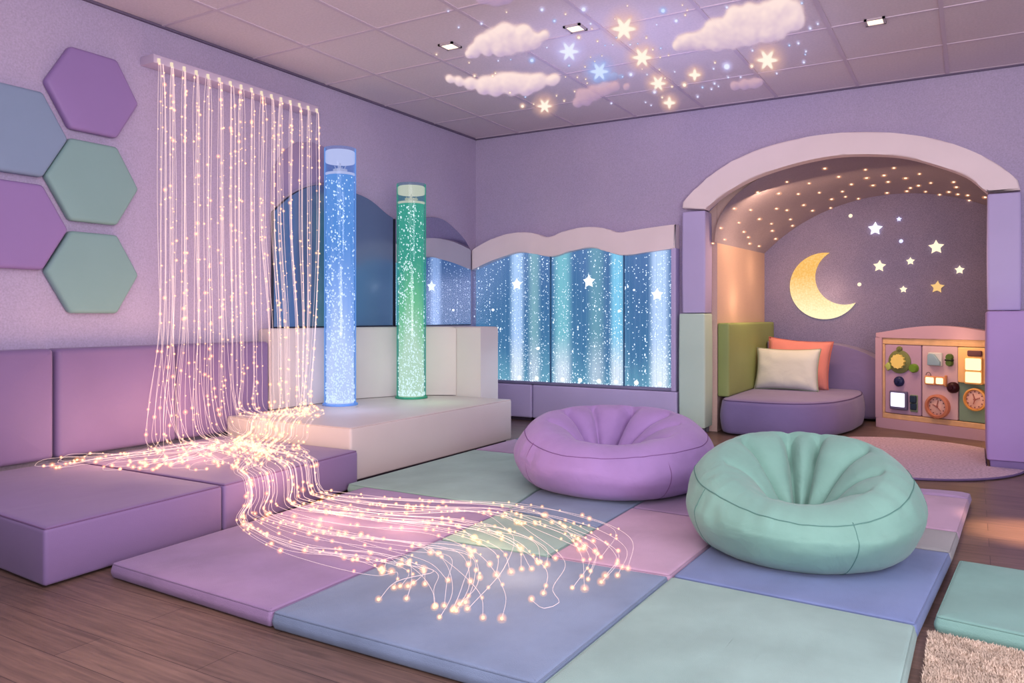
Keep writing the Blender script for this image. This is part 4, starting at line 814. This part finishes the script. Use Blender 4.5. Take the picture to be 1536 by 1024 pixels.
piece('rocker_switch', p1, pl('teal_dark', (50, 66, 88)), lambda b: (slab(b, .345, .402, .262, .328, .03), slab(b, .345, .402, .198, .258, .024)))
piece('switch_plate', p1, pl('sage', (136, 150, 128)), lambda b: slab(b, .336, .410, .178, .334, .008))
p2 = panel(.447, .766, surf('board_blush', (208, 180, 190), rough=.5, var=.03, bump=.05))
piece('latch_plate', p2, pl('pearl', (206, 206, 208)), lambda b: slab(b, .512, .638, .606, .726, .022))
piece('latch_flap', p2, pl('sky_grey', (150, 176, 192)), lambda b: prism(b, [(.520, .614), (.632, .614), (.632, .645), (.575, .712), (.535, .716), (.520, .70)], MB_, ZP+.022, ZP+.045, .005))
piece('beetle_toy', p2, pl('moss', (92, 116, 62)), lambda b: (disc(b, .702, .690, .030, .03), disc(b, .702, .640, .030, .03)))
piece('beetle_band', p2, pl('dark_moss', (48, 60, 40)), lambda b: slab(b, .668, .736, .657, .673, .036))
piece('lamp_frame', p2, pl('peach', (226, 164, 118)), lambda b: (slab(b, .482, .578, .438, .516, .026), slab(b, .578, .668, .440, .516, .026), slab(b, .664, .678, .430, .530, .03)))
piece('warm_lamp', p2, glow('lamp_warm', (255, 238, 190), 1.5), lambda b: slab(b, .494, .570, .450, .506, .034, r=.012))
piece('warm_lamp', p2, glow('lamp_warm', (255, 238, 190), 1.5), lambda b: slab(b, .588, .654, .450, .506, .034, r=.012))
piece('wire_loop', p2, pl('wire', (110, 96, 100)), lambda b: tube(b, [MB_ @ Vector((.515+.022*math.cos(a/8*math.pi), .518+.03*math.sin(a/8*math.pi), ZP+.015)) for a in range(9)], .003, 6))
piece('clock_rim', p2, pl('terracotta', (198, 132, 108)), lambda b: lathe(b, [(.105, 0), (.105, .04), (.085, .046), (.080, .03), (.080, 0)], n=36, M=MB_ @ Matrix.Translation((.600, .252, ZP))))
piece('clock_face', p2, pl('clock_pink', (222, 184, 176)), lambda b: disc(b, .600, .252, .084, .026))
def hands(b, s, z, hs):
    for a, l, w in hs:
        dx, dz = math.sin(a), math.cos(a)
        prism(b, [(s-dz*w, z+dx*w), (s+dz*w, z-dx*w), (s+dx*l+dz*w, z+dz*l-dx*w), (s+dx*l-dz*w, z+dz*l+dx*w)][::-1], MB_, ZP+.026, ZP+.034)
    disc(b, s, z, .010, .038)
piece('clock_hand', p2, pl('clock_hand', (166, 112, 108)), lambda b: hands(b, .600, .252, ((.2, .055, .003), (-1.2, .04, .003), (2.4, .05, .002))))
piece('dark_knob', p2, pl('maroon', (58, 24, 34)), lambda b: (disc(b, .735, .428, .048, .05, k=.6), disc(b, .735, .428, .02, .06)))
p3 = panel(.777, 1.110, surf('board_sage', (128, 152, 138), rough=.5, var=.03, bump=.05))
piece('lamp_cabinet', p3, pl('lamp_peach', (240, 196, 140)), lambda b: slab(b, .780, 1.06, .478, .780, .026))
piece('lamp_surround', p3, pl('lamp_surround', (238, 190, 124)), lambda b: slab(b, .842, .992, .470, .700, .04))
piece('glowing_window', p3, glow('lamp_window', (255, 232, 176), 1.6), lambda b: slab(b, .852, .984, .590, .690, .046))
piece('glowing_window', p3, glow('lamp_window', (255, 232, 176), 1.6), lambda b: slab(b, .852, .984, .484, .576, .046))
piece('tumbler_display', p3, pl('dusky', (112, 78, 84)), lambda b: slab(b, .866, .986, .708, .756, .04))
piece('clock_rim', p3, pl('gold_rim', (222, 170, 104)), lambda b: lathe(b, [(.096, 0), (.096, .034), (.084, .040), (.080, .028), (.080, 0)], n=36, M=MB_ @ Matrix.Translation((.926, .342, ZP))))
piece('clock_face', p3, pl('clock_pink', (222, 184, 176)), lambda b: disc(b, .926, .342, .082, .026))
piece('clock_hand', p3, pl('clock_hand', (166, 112, 108)), lambda b: hands(b, .926, .342, ((1.2, .045, .003), (-.3, .05, .003), (3.4, .04, .002))))
def ticks(b, s, z):
    for k in range(12):
        a = k*math.pi/6; disc(b, s+.066*math.sin(a), z+.066*math.cos(a), .006, .03, 8)
piece('hour_mark', p2, pl('tick', (130, 90, 92)), lambda b: ticks(b, .600, .252)); piece('hour_mark', p3, pl('tick', (130, 90, 92)), lambda b: ticks(b, .926, .342))

# ------------------------------------------------------------------ floor mats
def matfab(n, c): return surf(n, c, rough=.78, var=.10, vscale=4, bump=.3, bscale=300, wrinkle=.30, wscale=5, sheen=.12)
F = dict(purple=matfab('mat_purple', (156, 132, 170)), mint=matfab('mat_mint', (146, 174, 168)), blue=matfab('mat_blue', (128, 144, 170)), pink=matfab('mat_pink', (186, 158, 182)), lav=matfab('mat_lavender', (164, 142, 176)), peri=matfab('mat_periwinkle', (118, 134, 174)), grey=matfab('mat_greymint', (158, 158, 160)), teal=matfab('mat_teal', (128, 168, 160)))
def pip(m):
    n = m.name+'_piping'
    if n in MATS: return MATS[n]
    q = m.copy(); q.name = n; MATS[n] = q
    for nn in q.node_tree.nodes:
        if nn.type == 'VALTORGB':
            for el in nn.color_ramp.elements: el.color = tuple(v*.80 for v in el.color[:3])+(1,)
    return q
MATS_L = [([(-2.955, 1.87), (-2.012, 1.835), (-2.035, 3.455), (-3.02, 3.455)], 'purple', 'purple floor mat in front of the sofa with the light strands running over it'),
 ([(-3.16, 3.462), (-2.045, 3.462), (-2.12, 3.86), (-2.10, 4.84), (-3.17, 4.84)], 'mint', 'pale mint floor mat lying along the cream platform'),
 ([(-3.17, 4.847), (-2.10, 4.847), (-2.10, 5.42), (-3.17, 5.42)], 'lav', 'dull lavender floor mat beside the far end of the cream platform'),
 ([(-3.17, 5.427), (-2.10, 5.427), (-2.10, 6.60), (-3.17, 6.60)], 'blue', 'grey blue floor mat in front of the lavender skirting pads, farthest from the viewer'),
 ([(-2.005, 1.832), (-1.0, 1.832), (-.985, 2.845), (-2.02, 2.805)], 'blue', 'dusty blue floor mat at the front centre with the strand tips fanned out on it'),
 ([(-2.022, 2.812), (-1.50, 2.835), (-1.503, 3.335), (-2.035, 3.40)], 'mint', 'small mint floor mat crossed by the outer curve of the light strands'),
 ([(-2.03, 3.408), (-1.503, 3.343), (-1.515, 4.62), (-2.11, 4.62), (-2.115, 3.86)], 'blue', 'blue grey floor mat under the front of the purple beanbag'),
 ([(-1.493, 2.842), (-.985, 2.858), (-.965, 3.745), (-1.507, 3.775)], 'pink', 'pink floor mat between the two beanbags and the front blue mat'),
 ([(-1.507, 3.783), (-.965, 3.753), (-.965, 4.62), (-1.51, 4.62)], 'lav', 'dusky mauve floor mat between the two beanbags, behind the pink mat'),
 ([(-.992, 1.80), (-.165, 1.80), (-.152, 2.795), (-.977, 2.85)], 'mint', 'large pale mint floor mat in the right foreground beside the beige rug'),
 ([(-.976, 2.858), (-.151, 2.803), (-.075, 3.725), (-.957, 3.745)], 'peri', 'periwinkle blue floor mat under the front of the mint beanbag'),
 ([(-.957, 3.752), (-.074, 3.732), (-.052, 4.10), (-.957, 4.125)], 'grey', 'narrow greyish mat section beside the mint beanbag between the blue and pink sections'),
 ([(-.957, 4.132), (-.052, 4.107), (-.012, 4.88), (-.957, 4.88)], 'pink', 'pink mat section behind the mint beanbag at the right edge'),
 ([(-.957, 4.887), (-.012, 4.887), (-.002, 5.04), (-.957, 5.04)], 'lav', 'thin lavender mat section at the far end behind the mint beanbag'),
 ([(-.105, 2.91), (.62, 2.80), (.66, 3.58), (-.045, 3.635)], 'teal', 'mint pad lying apart on the wood floor at the right beside the beige rug')]
for poly, c, lab in MATS_L:
    bm = BM(); sm = []; pad(bm, poly, .003, .062, r=.018, bulge=.006, rc=.018, wob=.006, side=.004, ret=sm)
    o = tag(mk('floor_mat', bm, F[c]), lab, 'floor mat', 'pastel floor mats')
    bm = BM(); tube(bm, sm, .0028, 5, True); mk('piping', bm, pip(F[c]), o)

# ------------------------------------------------------------------ bean bags
def beanbag(cx, cy, R, H, front, creases, mat, pm, label, dent, seed, dcx=0., dcy=0., lump=(), tilt=.4):
    """round slumped bag: bulging side, seamed rim and a deep pleated hollow; 'front' = heading of the low side"""
    prof = [(p.x, p.y) for p in catmull([(0, 0, 0), (.45, 0, 0), (.70, .006, 0), (.87, .10, 0), (.975, .30, 0), (1.0, .50, 0), (.97, .69, 0), (.905, .845, 0), (.81, .95, 0), (.70, 1.0, 0), (.57, .985, 0), (.44, .90, 0), (.32, .75, 0), (.21, .57, 0), (.10, .42, 0), (0, .36, 0)], 6)]
    NT, NS = 200, len(prof)
    rn = Vector((seed*7.3, seed*3.1, 0)); IPK = max(range(NS), key=lambda k: prof[k][1])
    def S(th, t):
        i = min(int(t), NS-2); f = t-i
        r = prof[i][0]+(prof[i+1][0]-prof[i][0])*f; z = prof[i][1]+(prof[i+1][1]-prof[i][1])*f
        tn = t/(NS-1)
        top = 1. if i >= IPK else 0.
        q_ = max(0, min(1, (.80-r)/.26))*top if i >= IPK-4 else 0
        w = q_*q_*(3-2*q_)
        rim = math.exp(-((r-.70)/.13)**2)*(1 if z > .8 else 0)
        dz = 0
        for a, wd, dp in creases:
            d = (th-a+math.pi) % (2*math.pi)-math.pi
            ww = wd*(.35+.65/max(.35, r))*.8
            g = math.exp(-abs(d)/ww)
            dz += dp*(-g*(w*min(1, r/.13)+.09*rim))
        lowk = math.cos(th-front)
        c, s = math.cos(th), math.sin(th)
        nb = noise.noise(Vector((c*1.6, s*1.6, z*2))+rn)*.030+noise.noise(Vector((c*3.4, s*3.4, z*3.5))+rn)*.016
        fine = noise.noise(Vector((c*5+r*2, s*5, z*6))+rn)*.010*w+noise.noise(Vector((th*8, z*2.2, 4))+rn)*.016*(1-abs(z-.55))*min(1, r)
        zz = z*(1-tilt*((lowk+1)/2)**1.5*min(1, z*1.6))+dz+fine*.9
        rr = r*(1+nb*(1 if r > .3 else r/.3))+fine*.6
        k = max(0, 1-r/.75) if tn > .6 else 0
        zz -= dent*k
        x, y = rr*c*R, rr*s*R
        q = k*k*(3-2*k) if k else 0
        return Vector((cx+x+q*dcx, cy+y+q*dcy, .064+max(0, zz)*H))
    bm = BM(); rings = []
    for i in range(NS):
        if prof[i][0] < 1e-4: rings.append([bm.verts.new(S(0, i))])
        else: rings.append([bm.verts.new(S(2*math.pi*k/NT, i)) for k in range(NT)])
    for A, B in zip(rings, rings[1:]):
        for k in range(NT):
            j = (k+1) % NT
            if len(A) == 1: bm.faces.new((A[0], B[j], B[k]))
            elif len(B) == 1: bm.faces.new((A[k], A[j], B[0]))
            else: bm.faces.new((A[k], A[j], B[j], B[k]))
    o = tag(mk('bean_bag', bm, mat, None, True, 180), label, 'bean bag', 'bean bags on the floor mats')
    ts = next(i for i in range(NS) if i > NS*.3 and prof[i][1] > .80)
    bm = BM(); tube(bm, [S(2*math.pi*k/160, ts+1.2*math.sin(3*2*math.pi*k/160+seed))+Vector((0, 0, .001)) for k in range(160)], .0024, 5, True); mk('rim_seam', bm, pm, o)
    for a in lump:
        bm = BM(); tube(bm, [S(a, t) for t in [9+(ts-9)*k/24 for k in range(25)]], .0022, 5); mk('side_seam', bm, pm, o)
F_bagp = surf('beanbag_purple', (166, 138, 190), rough=.8, var=.06, vscale=5, bump=.2, bscale=420, wrinkle=.35, wscale=8, sheen=.2)
F_bagm = surf('beanbag_mint', (128, 168, 156), rough=.8, var=.07, vscale=5, bump=.2, bscale=420, wrinkle=.35, wscale=8, sheen=.2)
P_bagp = surf('beanbag_purple_seam', (132, 98, 146), rough=.8, bump=0); P_bagm = surf('beanbag_mint_seam', (96, 136, 128), rough=.8, bump=0)
FR = math.atan2(-.98, .18)
def cr(*L): return [(math.radians(a)+FR+math.pi, w, d) for a, w, d in L]   # 0 deg = far side, positive = towards the left of the picture
beanbag(-.618, 3.445, .468, .45, FR, cr((10, .07, .32), (-15, .06, .26), (52, .07, .17), (-58, .09, .16), (-100, .06, .09), (-128, .05, .10), (100, .05, .07), (150, .05, .04)), F_bagm, P_bagm, 'pale mint bean bag with a pleated hollow, on the right of the mats', .06, 1.3, 0, -.03, lump=[FR+.42, FR-1.05, FR+1.6, FR+2.9, FR-2.3], tilt=.42)
FR2 = math.atan2(-.92, .37)
def cr2(*L): return [(math.radians(a)+FR2+math.pi, w, d) for a, w, d in L]
beanbag(-1.795, 4.225, .575, .42, FR2, cr2((-16, .07, .32), (22, .06, .15), (52, .06, .22), (-58, .08, .15), (-92, .05, .10), (92, .05, .08), (-128, .05, .08), (140, .05, .05)), F_bagp, P_bagp, 'purple bean bag with a pleated hollow, standing between the platform and the mint bean bag', .06, 4.1, -.05, -.02, lump=[FR2+.55, FR2-1.0, FR2+1.7, FR2+2.9, FR2-2.2], tilt=.30)

# ------------------------------------------------------------------ rugs
def pile(bm, inside, x0, x1, y0, y1, n, h, w, z, rnd):
    k = 0
    while k < n:
        x, y = rnd.uniform(x0, x1), rnd.uniform(y0, y1)
        if not inside(x, y): continue
        k += 1
        a = rnd.uniform(0, 6.283); l = rnd.uniform(.2, 1)*h*.9; hh = h*rnd.uniform(.6, 1.1)
        c, s = math.cos(a), math.sin(a)
        p = Vector((x, y, z)); d = Vector((-s, c, 0))*w
        q = p+Vector((c*l*.4, s*l*.4, hh*.65)); e = p+Vector((c*l, s*l, hh))
        v = [bm.verts.new(u) for u in (p-d, p+d, q+d*.8, q-d*.8, e)]
        bm.faces.new((v[0], v[1], v[2], v[3])); bm.faces.new((v[3], v[2], v[4]))
M_shag = surf('beige_shag', (210, 194, 178), rough=.95, var=.16, vscale=18, bump=.2, spec=.1)
bm = BM(); pad(bm, [(-.125, 2.15), (.75, 2.05), (.80, 2.78), (-.115, 2.89)], .002, .016, r=.008, bulge=.0, rc=.03)
o = tag(mk('shag_rug', bm, M_shag), 'beige shaggy rug in the right foreground corner beside the large mint mat', 'rug')
bm = BM(); pile(bm, lambda x, y: y < 2.876-(x+.115)*.12, -.12, .36, 2.35, 2.885, 30000, .013, .0013, .014, random.Random(5))
o2 = mk('rug_pile', bm, M_shag, o); o2['kind'] = 'stuff'
M_rug = surf('mauve_carpet', (190, 168, 186), rough=.95, var=.22, vscale=60, bump=.9, bscale=150, spec=.1)
bm = BM(); sm = []
pad(bm, [(-.46+.80*math.cos(2*math.pi*i/48), 6.47+.90*math.sin(2*math.pi*i/48)) for i in range(48)], .002, .018, r=.008, bulge=.001, rc=.02, ret=sm)
for v in bm.verts:      # keeps clear of the violet block's foot
    if v.co.x > .085 and v.co.y > 6.25: v.co.x = .085
o = tag(mk('round_rug', bm, M_rug), 'round mauve carpet rug on the wood floor in front of the alcove', 'rug')
bm = BM(); tube(bm, [(min(p.x, .085) if p.y > 6.25 else p.x, p.y, .010) for p in sm], .008, 6, True); mk('rug_edging', bm, surf('rug_edge', (116, 96, 136), bump=0), o)
# ------------------------------------------------------------------ curtain of light strands
t = thing('light_strand_curtain', 'curtain of clear glowing light strands hanging from a white rail and spilling over the sofa', 'light curtain', (-4.45, 3.78, 2.63))
M_railw = surf('rail_white', (208, 192, 214), rough=.5, var=.02, bump=0)
bm = BM(); box(bm, XL+.002, -4.40, 3.07, 4.50, 2.630, 2.684, .004); mk('rail', bm, M_railw, t)
M_fib = None
m, nt, out = newmat('clear_fibre'); L = nt.links.new
e = nd(nt, 'ShaderNodeEmission'); e.inputs['Color'].default_value = rgba((255, 226, 210)); e.inputs['Strength'].default_value = .45
d = nd(nt, 'ShaderNodeBsdfPrincipled'); d.inputs['Base Color'].default_value = rgba((236, 222, 228)); d.inputs['Roughness'].default_value = .2
a = nd(nt, 'ShaderNodeAddShader'); L(e.outputs[0], a.inputs[0]); L(d.outputs[0], a.inputs[1])
tr = nd(nt, 'ShaderNodeBsdfTransparent'); mx = nd(nt, 'ShaderNodeMixShader'); mx.inputs['Fac'].default_value = .36
L(tr.outputs[0], mx.inputs[1]); L(a.outputs[0], mx.inputs[2]); L(mx.outputs[0], out.inputs['Surface']); m.cycles.emission_sampling = 'NONE'; M_fib = m
M_bead = glow('bead_light', (255, 228, 196), 1.3, False)
M_bloom = halo('bead_bloom', (255, 172, 92), .36, 2.2)  # glow shells added around the beads to imitate bloom
rnd = random.Random(21)
def lp(a, b, u): return a+(b-a)*u
def platform_over(x, y): return y > 3.63 and x < -3.27
hooks = [3.10+1.37*k/15 for k in range(16)]
per = 6; n_str = 0
for k, yh in enumerate(hooks):
    bm = BM(); box(bm, -4.399, -4.385, yh-.008, yh+.008, 2.636, 2.66, .003); ball(bm, (-4.386, yh, 2.632), .0085, 2); mk('hanging_hook', bm, glow('hook_light', (255, 236, 214), .9, False), t)
    for j in range(per):
        y = yh+rnd.gauss(0, .017)+(.02 if k == 0 else 0); x = -4.385
        P = [(x+.002, yh+(y-yh)*.6, 2.63), (x+rnd.uniform(-.004, .008), y, 2.45), (x+rnd.uniform(-.004, .01), y+rnd.gauss(0, .006), 1.7)]
        onplat = y > 3.68
        zb = .375 if onplat else .252
        left = (k <= 6 and j < 4) or (k in (6, 7) and j < 1)
        xb = -4.33 if y > 3.9 else -4.375
        if not onplat:
            fl = (-.16*(1-(k/7)) if left else .02)+rnd.gauss(0, .03)
            P += [(xb+.01, y+fl*.15, .95), (xb+.03, y+fl*.6, .50), (xb+.08+rnd.random()*.05, y+fl, zb+.05), (xb+.18+rnd.random()*.20, y+fl*1.4-.02, zb+rnd.random()*.012)]
            y2 = y+fl*1.4
            route = 'left' if left else 'main'
        else:
            nt_ = .09*max(0, min(1, (y-4.2)/.25))        # the last strands hang clear of the bubble tube
            P += [(xb+.02-nt_*.5, y-.01-nt_*.6, 1.0), (xb+.05-nt_*.6, y-.03-nt_, .62), (xb+.09-nt_*.5+rnd.random()*.04, y-.08-nt_*1.5, zb+.04)]
            ex = lp(-4.22, -3.75, min(1, max(0, (y-3.66)/.85)))+rnd.gauss(0, .07)
            P += [(lp(xb+.15, ex, .6), lp(y, 3.66, .6), zb+.006), (ex, 3.66, zb+.004), (ex+.015, 3.606, .335), (ex+.03, 3.588, .285), (ex+.07, 3.50, .262), (ex+.16, 3.36, .254)]
            route = 'short' if rnd.random() < .34 else 'main'; y2 = 3.3
        if route == 'left':
            v = rnd.random(); tx, ty = rnd.choice(((-4.28, 2.30), (-4.24, 2.50), (-4.05, 2.28), (-3.95, 2.42), (-3.85, 2.58), (-3.72, 2.64), (-3.62, 2.58), (-4.15, 2.62), (-3.5, 2.7), (-3.85, 2.75), (-3.6, 2.85)))
            tx += rnd.gauss(0, .06); ty += rnd.gauss(0, .05); lx, ly = P[-1][0], P[-1][1]
            P += [(lp(lx, tx, .4)+.05, lp(ly, ty, .35), .254+rnd.random()*.014), (lp(lx, tx, .75)+rnd.gauss(.03, .05), lp(ly, ty, .72)+rnd.gauss(0, .04), .252+rnd.random()*.012)]
            if rnd.random() < .35: P += [(tx-.07, ty-.03, .27), (tx-.02, ty-.10, .252), (tx+.05, ty-.05, .252)]
            else: P += [(tx, ty, .252)]
        elif route == 'short':
            P += [(P[-1][0]+.12, P[-1][1]-.18+rnd.gauss(0, .05), .255)]
        else:
            rank = (k+j/per)/16
            u = min(1, max(0, rank*1.08-.04+rnd.gauss(0, .07)))
            if rnd.random() < .08: u = rnd.uniform(0, .15)
            lx, ly = P[-1][0], P[-1][1]
            ue = .5+(u-.5)*.8 if rnd.random() < .85 else u
            ey = lp(2.60, 3.26, ue)+rnd.gauss(0, .015); exx = lp(-3.105, -3.165, (ey-2.6)/.62)
            lay = rnd.random()*.022
            P += [(lp(lx, exx, .35), lp(ly, ey, .30)+rnd.gauss(0, .06), .254+lay), (lp(lx, exx, .72), lp(ly, ey, .72)+rnd.gauss(0, .04), .254+lay),
                  (exx-.06, ey+.01, .254+lay*.6), (exx+.008, ey-.003, .243), (exx+.034, ey-.012, .205), (exx+.052, ey-.022, .14)]
            fy = lp(2.47, 3.16, u)
            gz = lambda: .073+rnd.random()*.025
            P += [(exx+.085, lp(ey, fy, .55), .094), (exx+.16, lp(ey, fy, .85)-.01, gz())]
            hx = lp(-2.42, -2.52, u)+rnd.gauss(0, .03); hy = lp(2.31, 3.25, u)+rnd.gauss(0, .03)
            mx_, my_ = lp(-2.02, -2.02, u), lp(2.31, 3.46, u)+rnd.gauss(0, .035)
            qx, qy = lp(-1.82, -1.58, u), lp(2.30, 3.28, u)+rnd.gauss(0, .04)
            T = [(-1.68, 2.08), (-1.50, 2.10), (-1.36, 2.20), (-1.26, 2.36), (-1.18, 2.52), (-1.20, 2.80)]
            f = min(.999, max(0, u+rnd.gauss(0, .05)))*5; i = min(4, int(f)); f -= i
            tx, ty = lp(T[i][0], T[i+1][0], f)+rnd.gauss(0, .05), lp(T[i][1], T[i+1][1], f)+rnd.gauss(0, .06)
            sh = rnd.random()
            P += [(hx, hy, gz()), (mx_+rnd.gauss(0, .05), my_, gz())]
            lift = rnd.random()*.05
            if sh < .26: P += [(lp(mx_, qx, .4+sh), lp(my_, qy, .4+sh)-.03, .074)]
            elif sh < .48: P += [(qx+rnd.gauss(0, .05), qy-.02, .08+lift*.4), (lp(qx, tx, .45)+.05*u, lp(qy, ty, .45)+.05*u, .074)]
            else:
                P += [(qx+rnd.gauss(0, .05), qy, .08+lift)]
                w2 = .55+.25*rnd.random()
                P += [(lp(qx, tx, w2)+.07*u, lp(qy, ty, w2)+.10*u, .082+lift*.8)]
                if sh > .90 and u > .6: P += [(tx, ty, .10), (tx+.05, ty-.05, .085), (tx+.02, ty-.10, .076), (tx-.05, ty-.06, .078)]
                else: P += [(tx, ty, .074)]
        C = centripetal(P)
        # keep strands on top of what they lie on
        for q in C:
            zmin = 0
            if q.x < -3.27 and q.y > 3.63: zmin = .368
            elif q.x < -3.10 and 1.3 < q.y < 3.63: zmin = .246 if q.x < -3.14 else 0
            elif q.x > -3.0: zmin = .071
            if q.z < zmin: q.z = zmin
        bm = BM(); tube(bm, C, [.0023 if q.z > .9 else (.0016 if q.z > .4 else .0013) for q in C], 4, False, False)
        s_ = mk('light_strand', bm, M_fib, t, True, 180); n_str += 1
        bm = BM(); spots = []; acc = rnd.uniform(0, .3)
        for q0, q1 in zip(C, C[1:]):
            ln = (q1-q0).length; pos = 0
            while acc <= ln-pos:
                pos += acc; q = q0.lerp(q1, pos/ln); hang = q.z > .6
                r = rnd.choice((.0034, .004, .005, .0068)) if hang else rnd.choice((.0036, .0045, .0056, .0078))
                spots.append((q+Vector((.003, rnd.uniform(-.003, .003), .003)), r))
                acc = rnd.expovariate(1/.22)+.05 if hang else rnd.expovariate(1/.20)+.03
            acc -= ln-pos
        spots.append((C[-1]+Vector((0, 0, .004)), .0075))
        for q, r in spots: ball(bm, q, r*.86, 1)
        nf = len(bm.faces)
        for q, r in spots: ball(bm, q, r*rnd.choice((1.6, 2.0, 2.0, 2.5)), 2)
        b_ = mk('bead_chain', bm, M_bead, s_, True, 180); b_.data.materials.append(M_bloom)
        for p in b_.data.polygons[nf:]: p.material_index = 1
        b_['kind'] = 'stuff'
for (x, y, z), w in (((-4.05, 3.15, .42), 4.0), ((-3.75, 2.85, .45), 4.5), ((-4.05, 2.55, .40), 2.0), ((-3.0, 2.85, .32), 2.2), ((-2.65, 2.75, .22), 2.2), ((-2.25, 2.85, .22), 2.2), ((-1.80, 2.75, .22), 1.6), ((-1.45, 2.50, .22), 1.2), ((-4.0, 3.75, 1.5), 1.6)):
    l = bpy.data.lights.new('strand_fill', 'POINT'); l.energy = w*GLOW_W; l.color = (1, .64, .36); l.shadow_soft_size = .12  # unseen point lamps added to stand in for the beads' light
    o = bpy.data.objects.new('strand_fill_lamp', l); COL.objects.link(o); o.location = (x, y, z); o.visible_glossy = False

# ------------------------------------------------------------------ light
def area(loc, to, w, sx, sy, c):
    l = bpy.data.lights.new('soft_light', 'AREA'); l.shape = 'RECTANGLE'; l.size = sx; l.size_y = sy; l.energy = w; l.color = c
    o = bpy.data.objects.new('soft_lamp', l); COL.objects.link(o); o.location = loc
    o.rotation_euler = (Vector(to)-Vector(loc)).to_track_quat('-Z', 'Y').to_euler(); return o
def spot(loc, to, w, ang, c, blend=.8, r=.05):
    l = bpy.data.lights.new('spot_light', 'SPOT'); l.energy = w; l.spot_size = math.radians(ang); l.spot_blend = blend; l.color = c; l.shadow_soft_size = r
    o = bpy.data.objects.new('spot_lamp', l); COL.objects.link(o); o.location = loc
    o.rotation_euler = (Vector(to)-Vector(loc)).to_track_quat('-Z', 'Y').to_euler(); return o
w = bpy.data.worlds.new('room_ambient'); bpy.context.scene.world = w; w.use_nodes = True
bg = w.node_tree.nodes['Background']; bg.inputs['Color'].default_value = (.60, .66, .92, 1); bg.inputs['Strength'].default_value = .42
area((-1.6, 1.2, 2.85), (-2.2, 4.2, 0), 40, 2.6, 1.6, (1, .93, .94))
area((1.6, 1.8, 2.6), (-2.0, 5.5, 1.0), 48, 1.6, 1.2, (.93, .92, 1))
area((-.3, -.6, 1.9), (-1.2, 7.0, 1.2), 18, 1.6, 1.2, (1, .94, .95))  # added front fill from behind the camera, no fixture there
area((.9, .2, 1.3), (-1.8, 5.0, 2.9), 105, 2.2, 1.2, (1, .89, .95))  # added off-frame uplight to brighten ceiling and walls
spot((-1.9, 4.6, 1.2), (-2.0, 5.3, ZC), 75, 92, (.50, .54, 1.0), 1.0, .2)        # sky projector wash
for x, y, e in ((-3.127, 4.465, 20), (-2.228, 4.602, 12), (-.529, 5.468, 25)): spot((x, y, ZC-.03), (x, y, 0), e, 110, (1, .86, .74), 1.)
spot((.34, 4.5, 2.6), (.27, 4.5, 0), 900, 16, (1, .62, .30), 1.)                    # added unseen spot: warm pool on the bare wood at the right
spot((-2.6, 1.0, 2.8), (-2.45, 1.48, 0), 110, 26, (1, .70, .48), 1.)                 # and at the left foreground
area((-2.9, 6.5, .55), (-2.9, 5.2, .2), 5, 1.6, .5, (.62, .86, 1))                # spill of the bubble wall
# alcove
area((-1.1, 7.25, 2.15), (-1.1, 8.2, .4), 26, 1.2, .25, (1, .66, .38))
for p, e in (((-1.30, 8.72, 1.30), 2.2), ((-1.75, 8.3, 1.55), 1.4), ((-.15, 7.55, .85), 1.6), ((.10, 7.35, .25), 1.5), ((-1.8, 7.6, 1.2), 1.6)):
    l = bpy.data.lights.new('alcove_glow', 'POINT'); l.energy = e; l.color = (1, .66, .36); l.shadow_soft_size = .08
    o = bpy.data.objects.new('alcove_lamp', l); COL.objects.link(o); o.visible_glossy = False; o.location = p

# ------------------------------------------------------------------ camera
cd = bpy.data.cameras.new('room_camera'); cam = bpy.data.objects.new('room_camera', cd); COL.objects.link(cam)
cam.location = (0, 0, 1.04); cam.rotation_euler = (math.radians(90), 0, math.radians(30.463))
cd.sensor_width = 36; cd.lens = 1172/1536*36; cd.shift_y = -(512-475.2)/1536
sc = bpy.context.scene; sc.camera = cam
sc.view_settings.view_transform = 'Standard'; sc.view_settings.look = 'None'; sc.view_settings.exposure = 0.05; sc.view_settings.gamma = 0.90
sc.cycles.use_denoising = True; sc.cycles.sample_clamp_indirect = 4.0; sc.cycles.transparent_max_bounces = 24; sc.cycles.max_bounces = 8
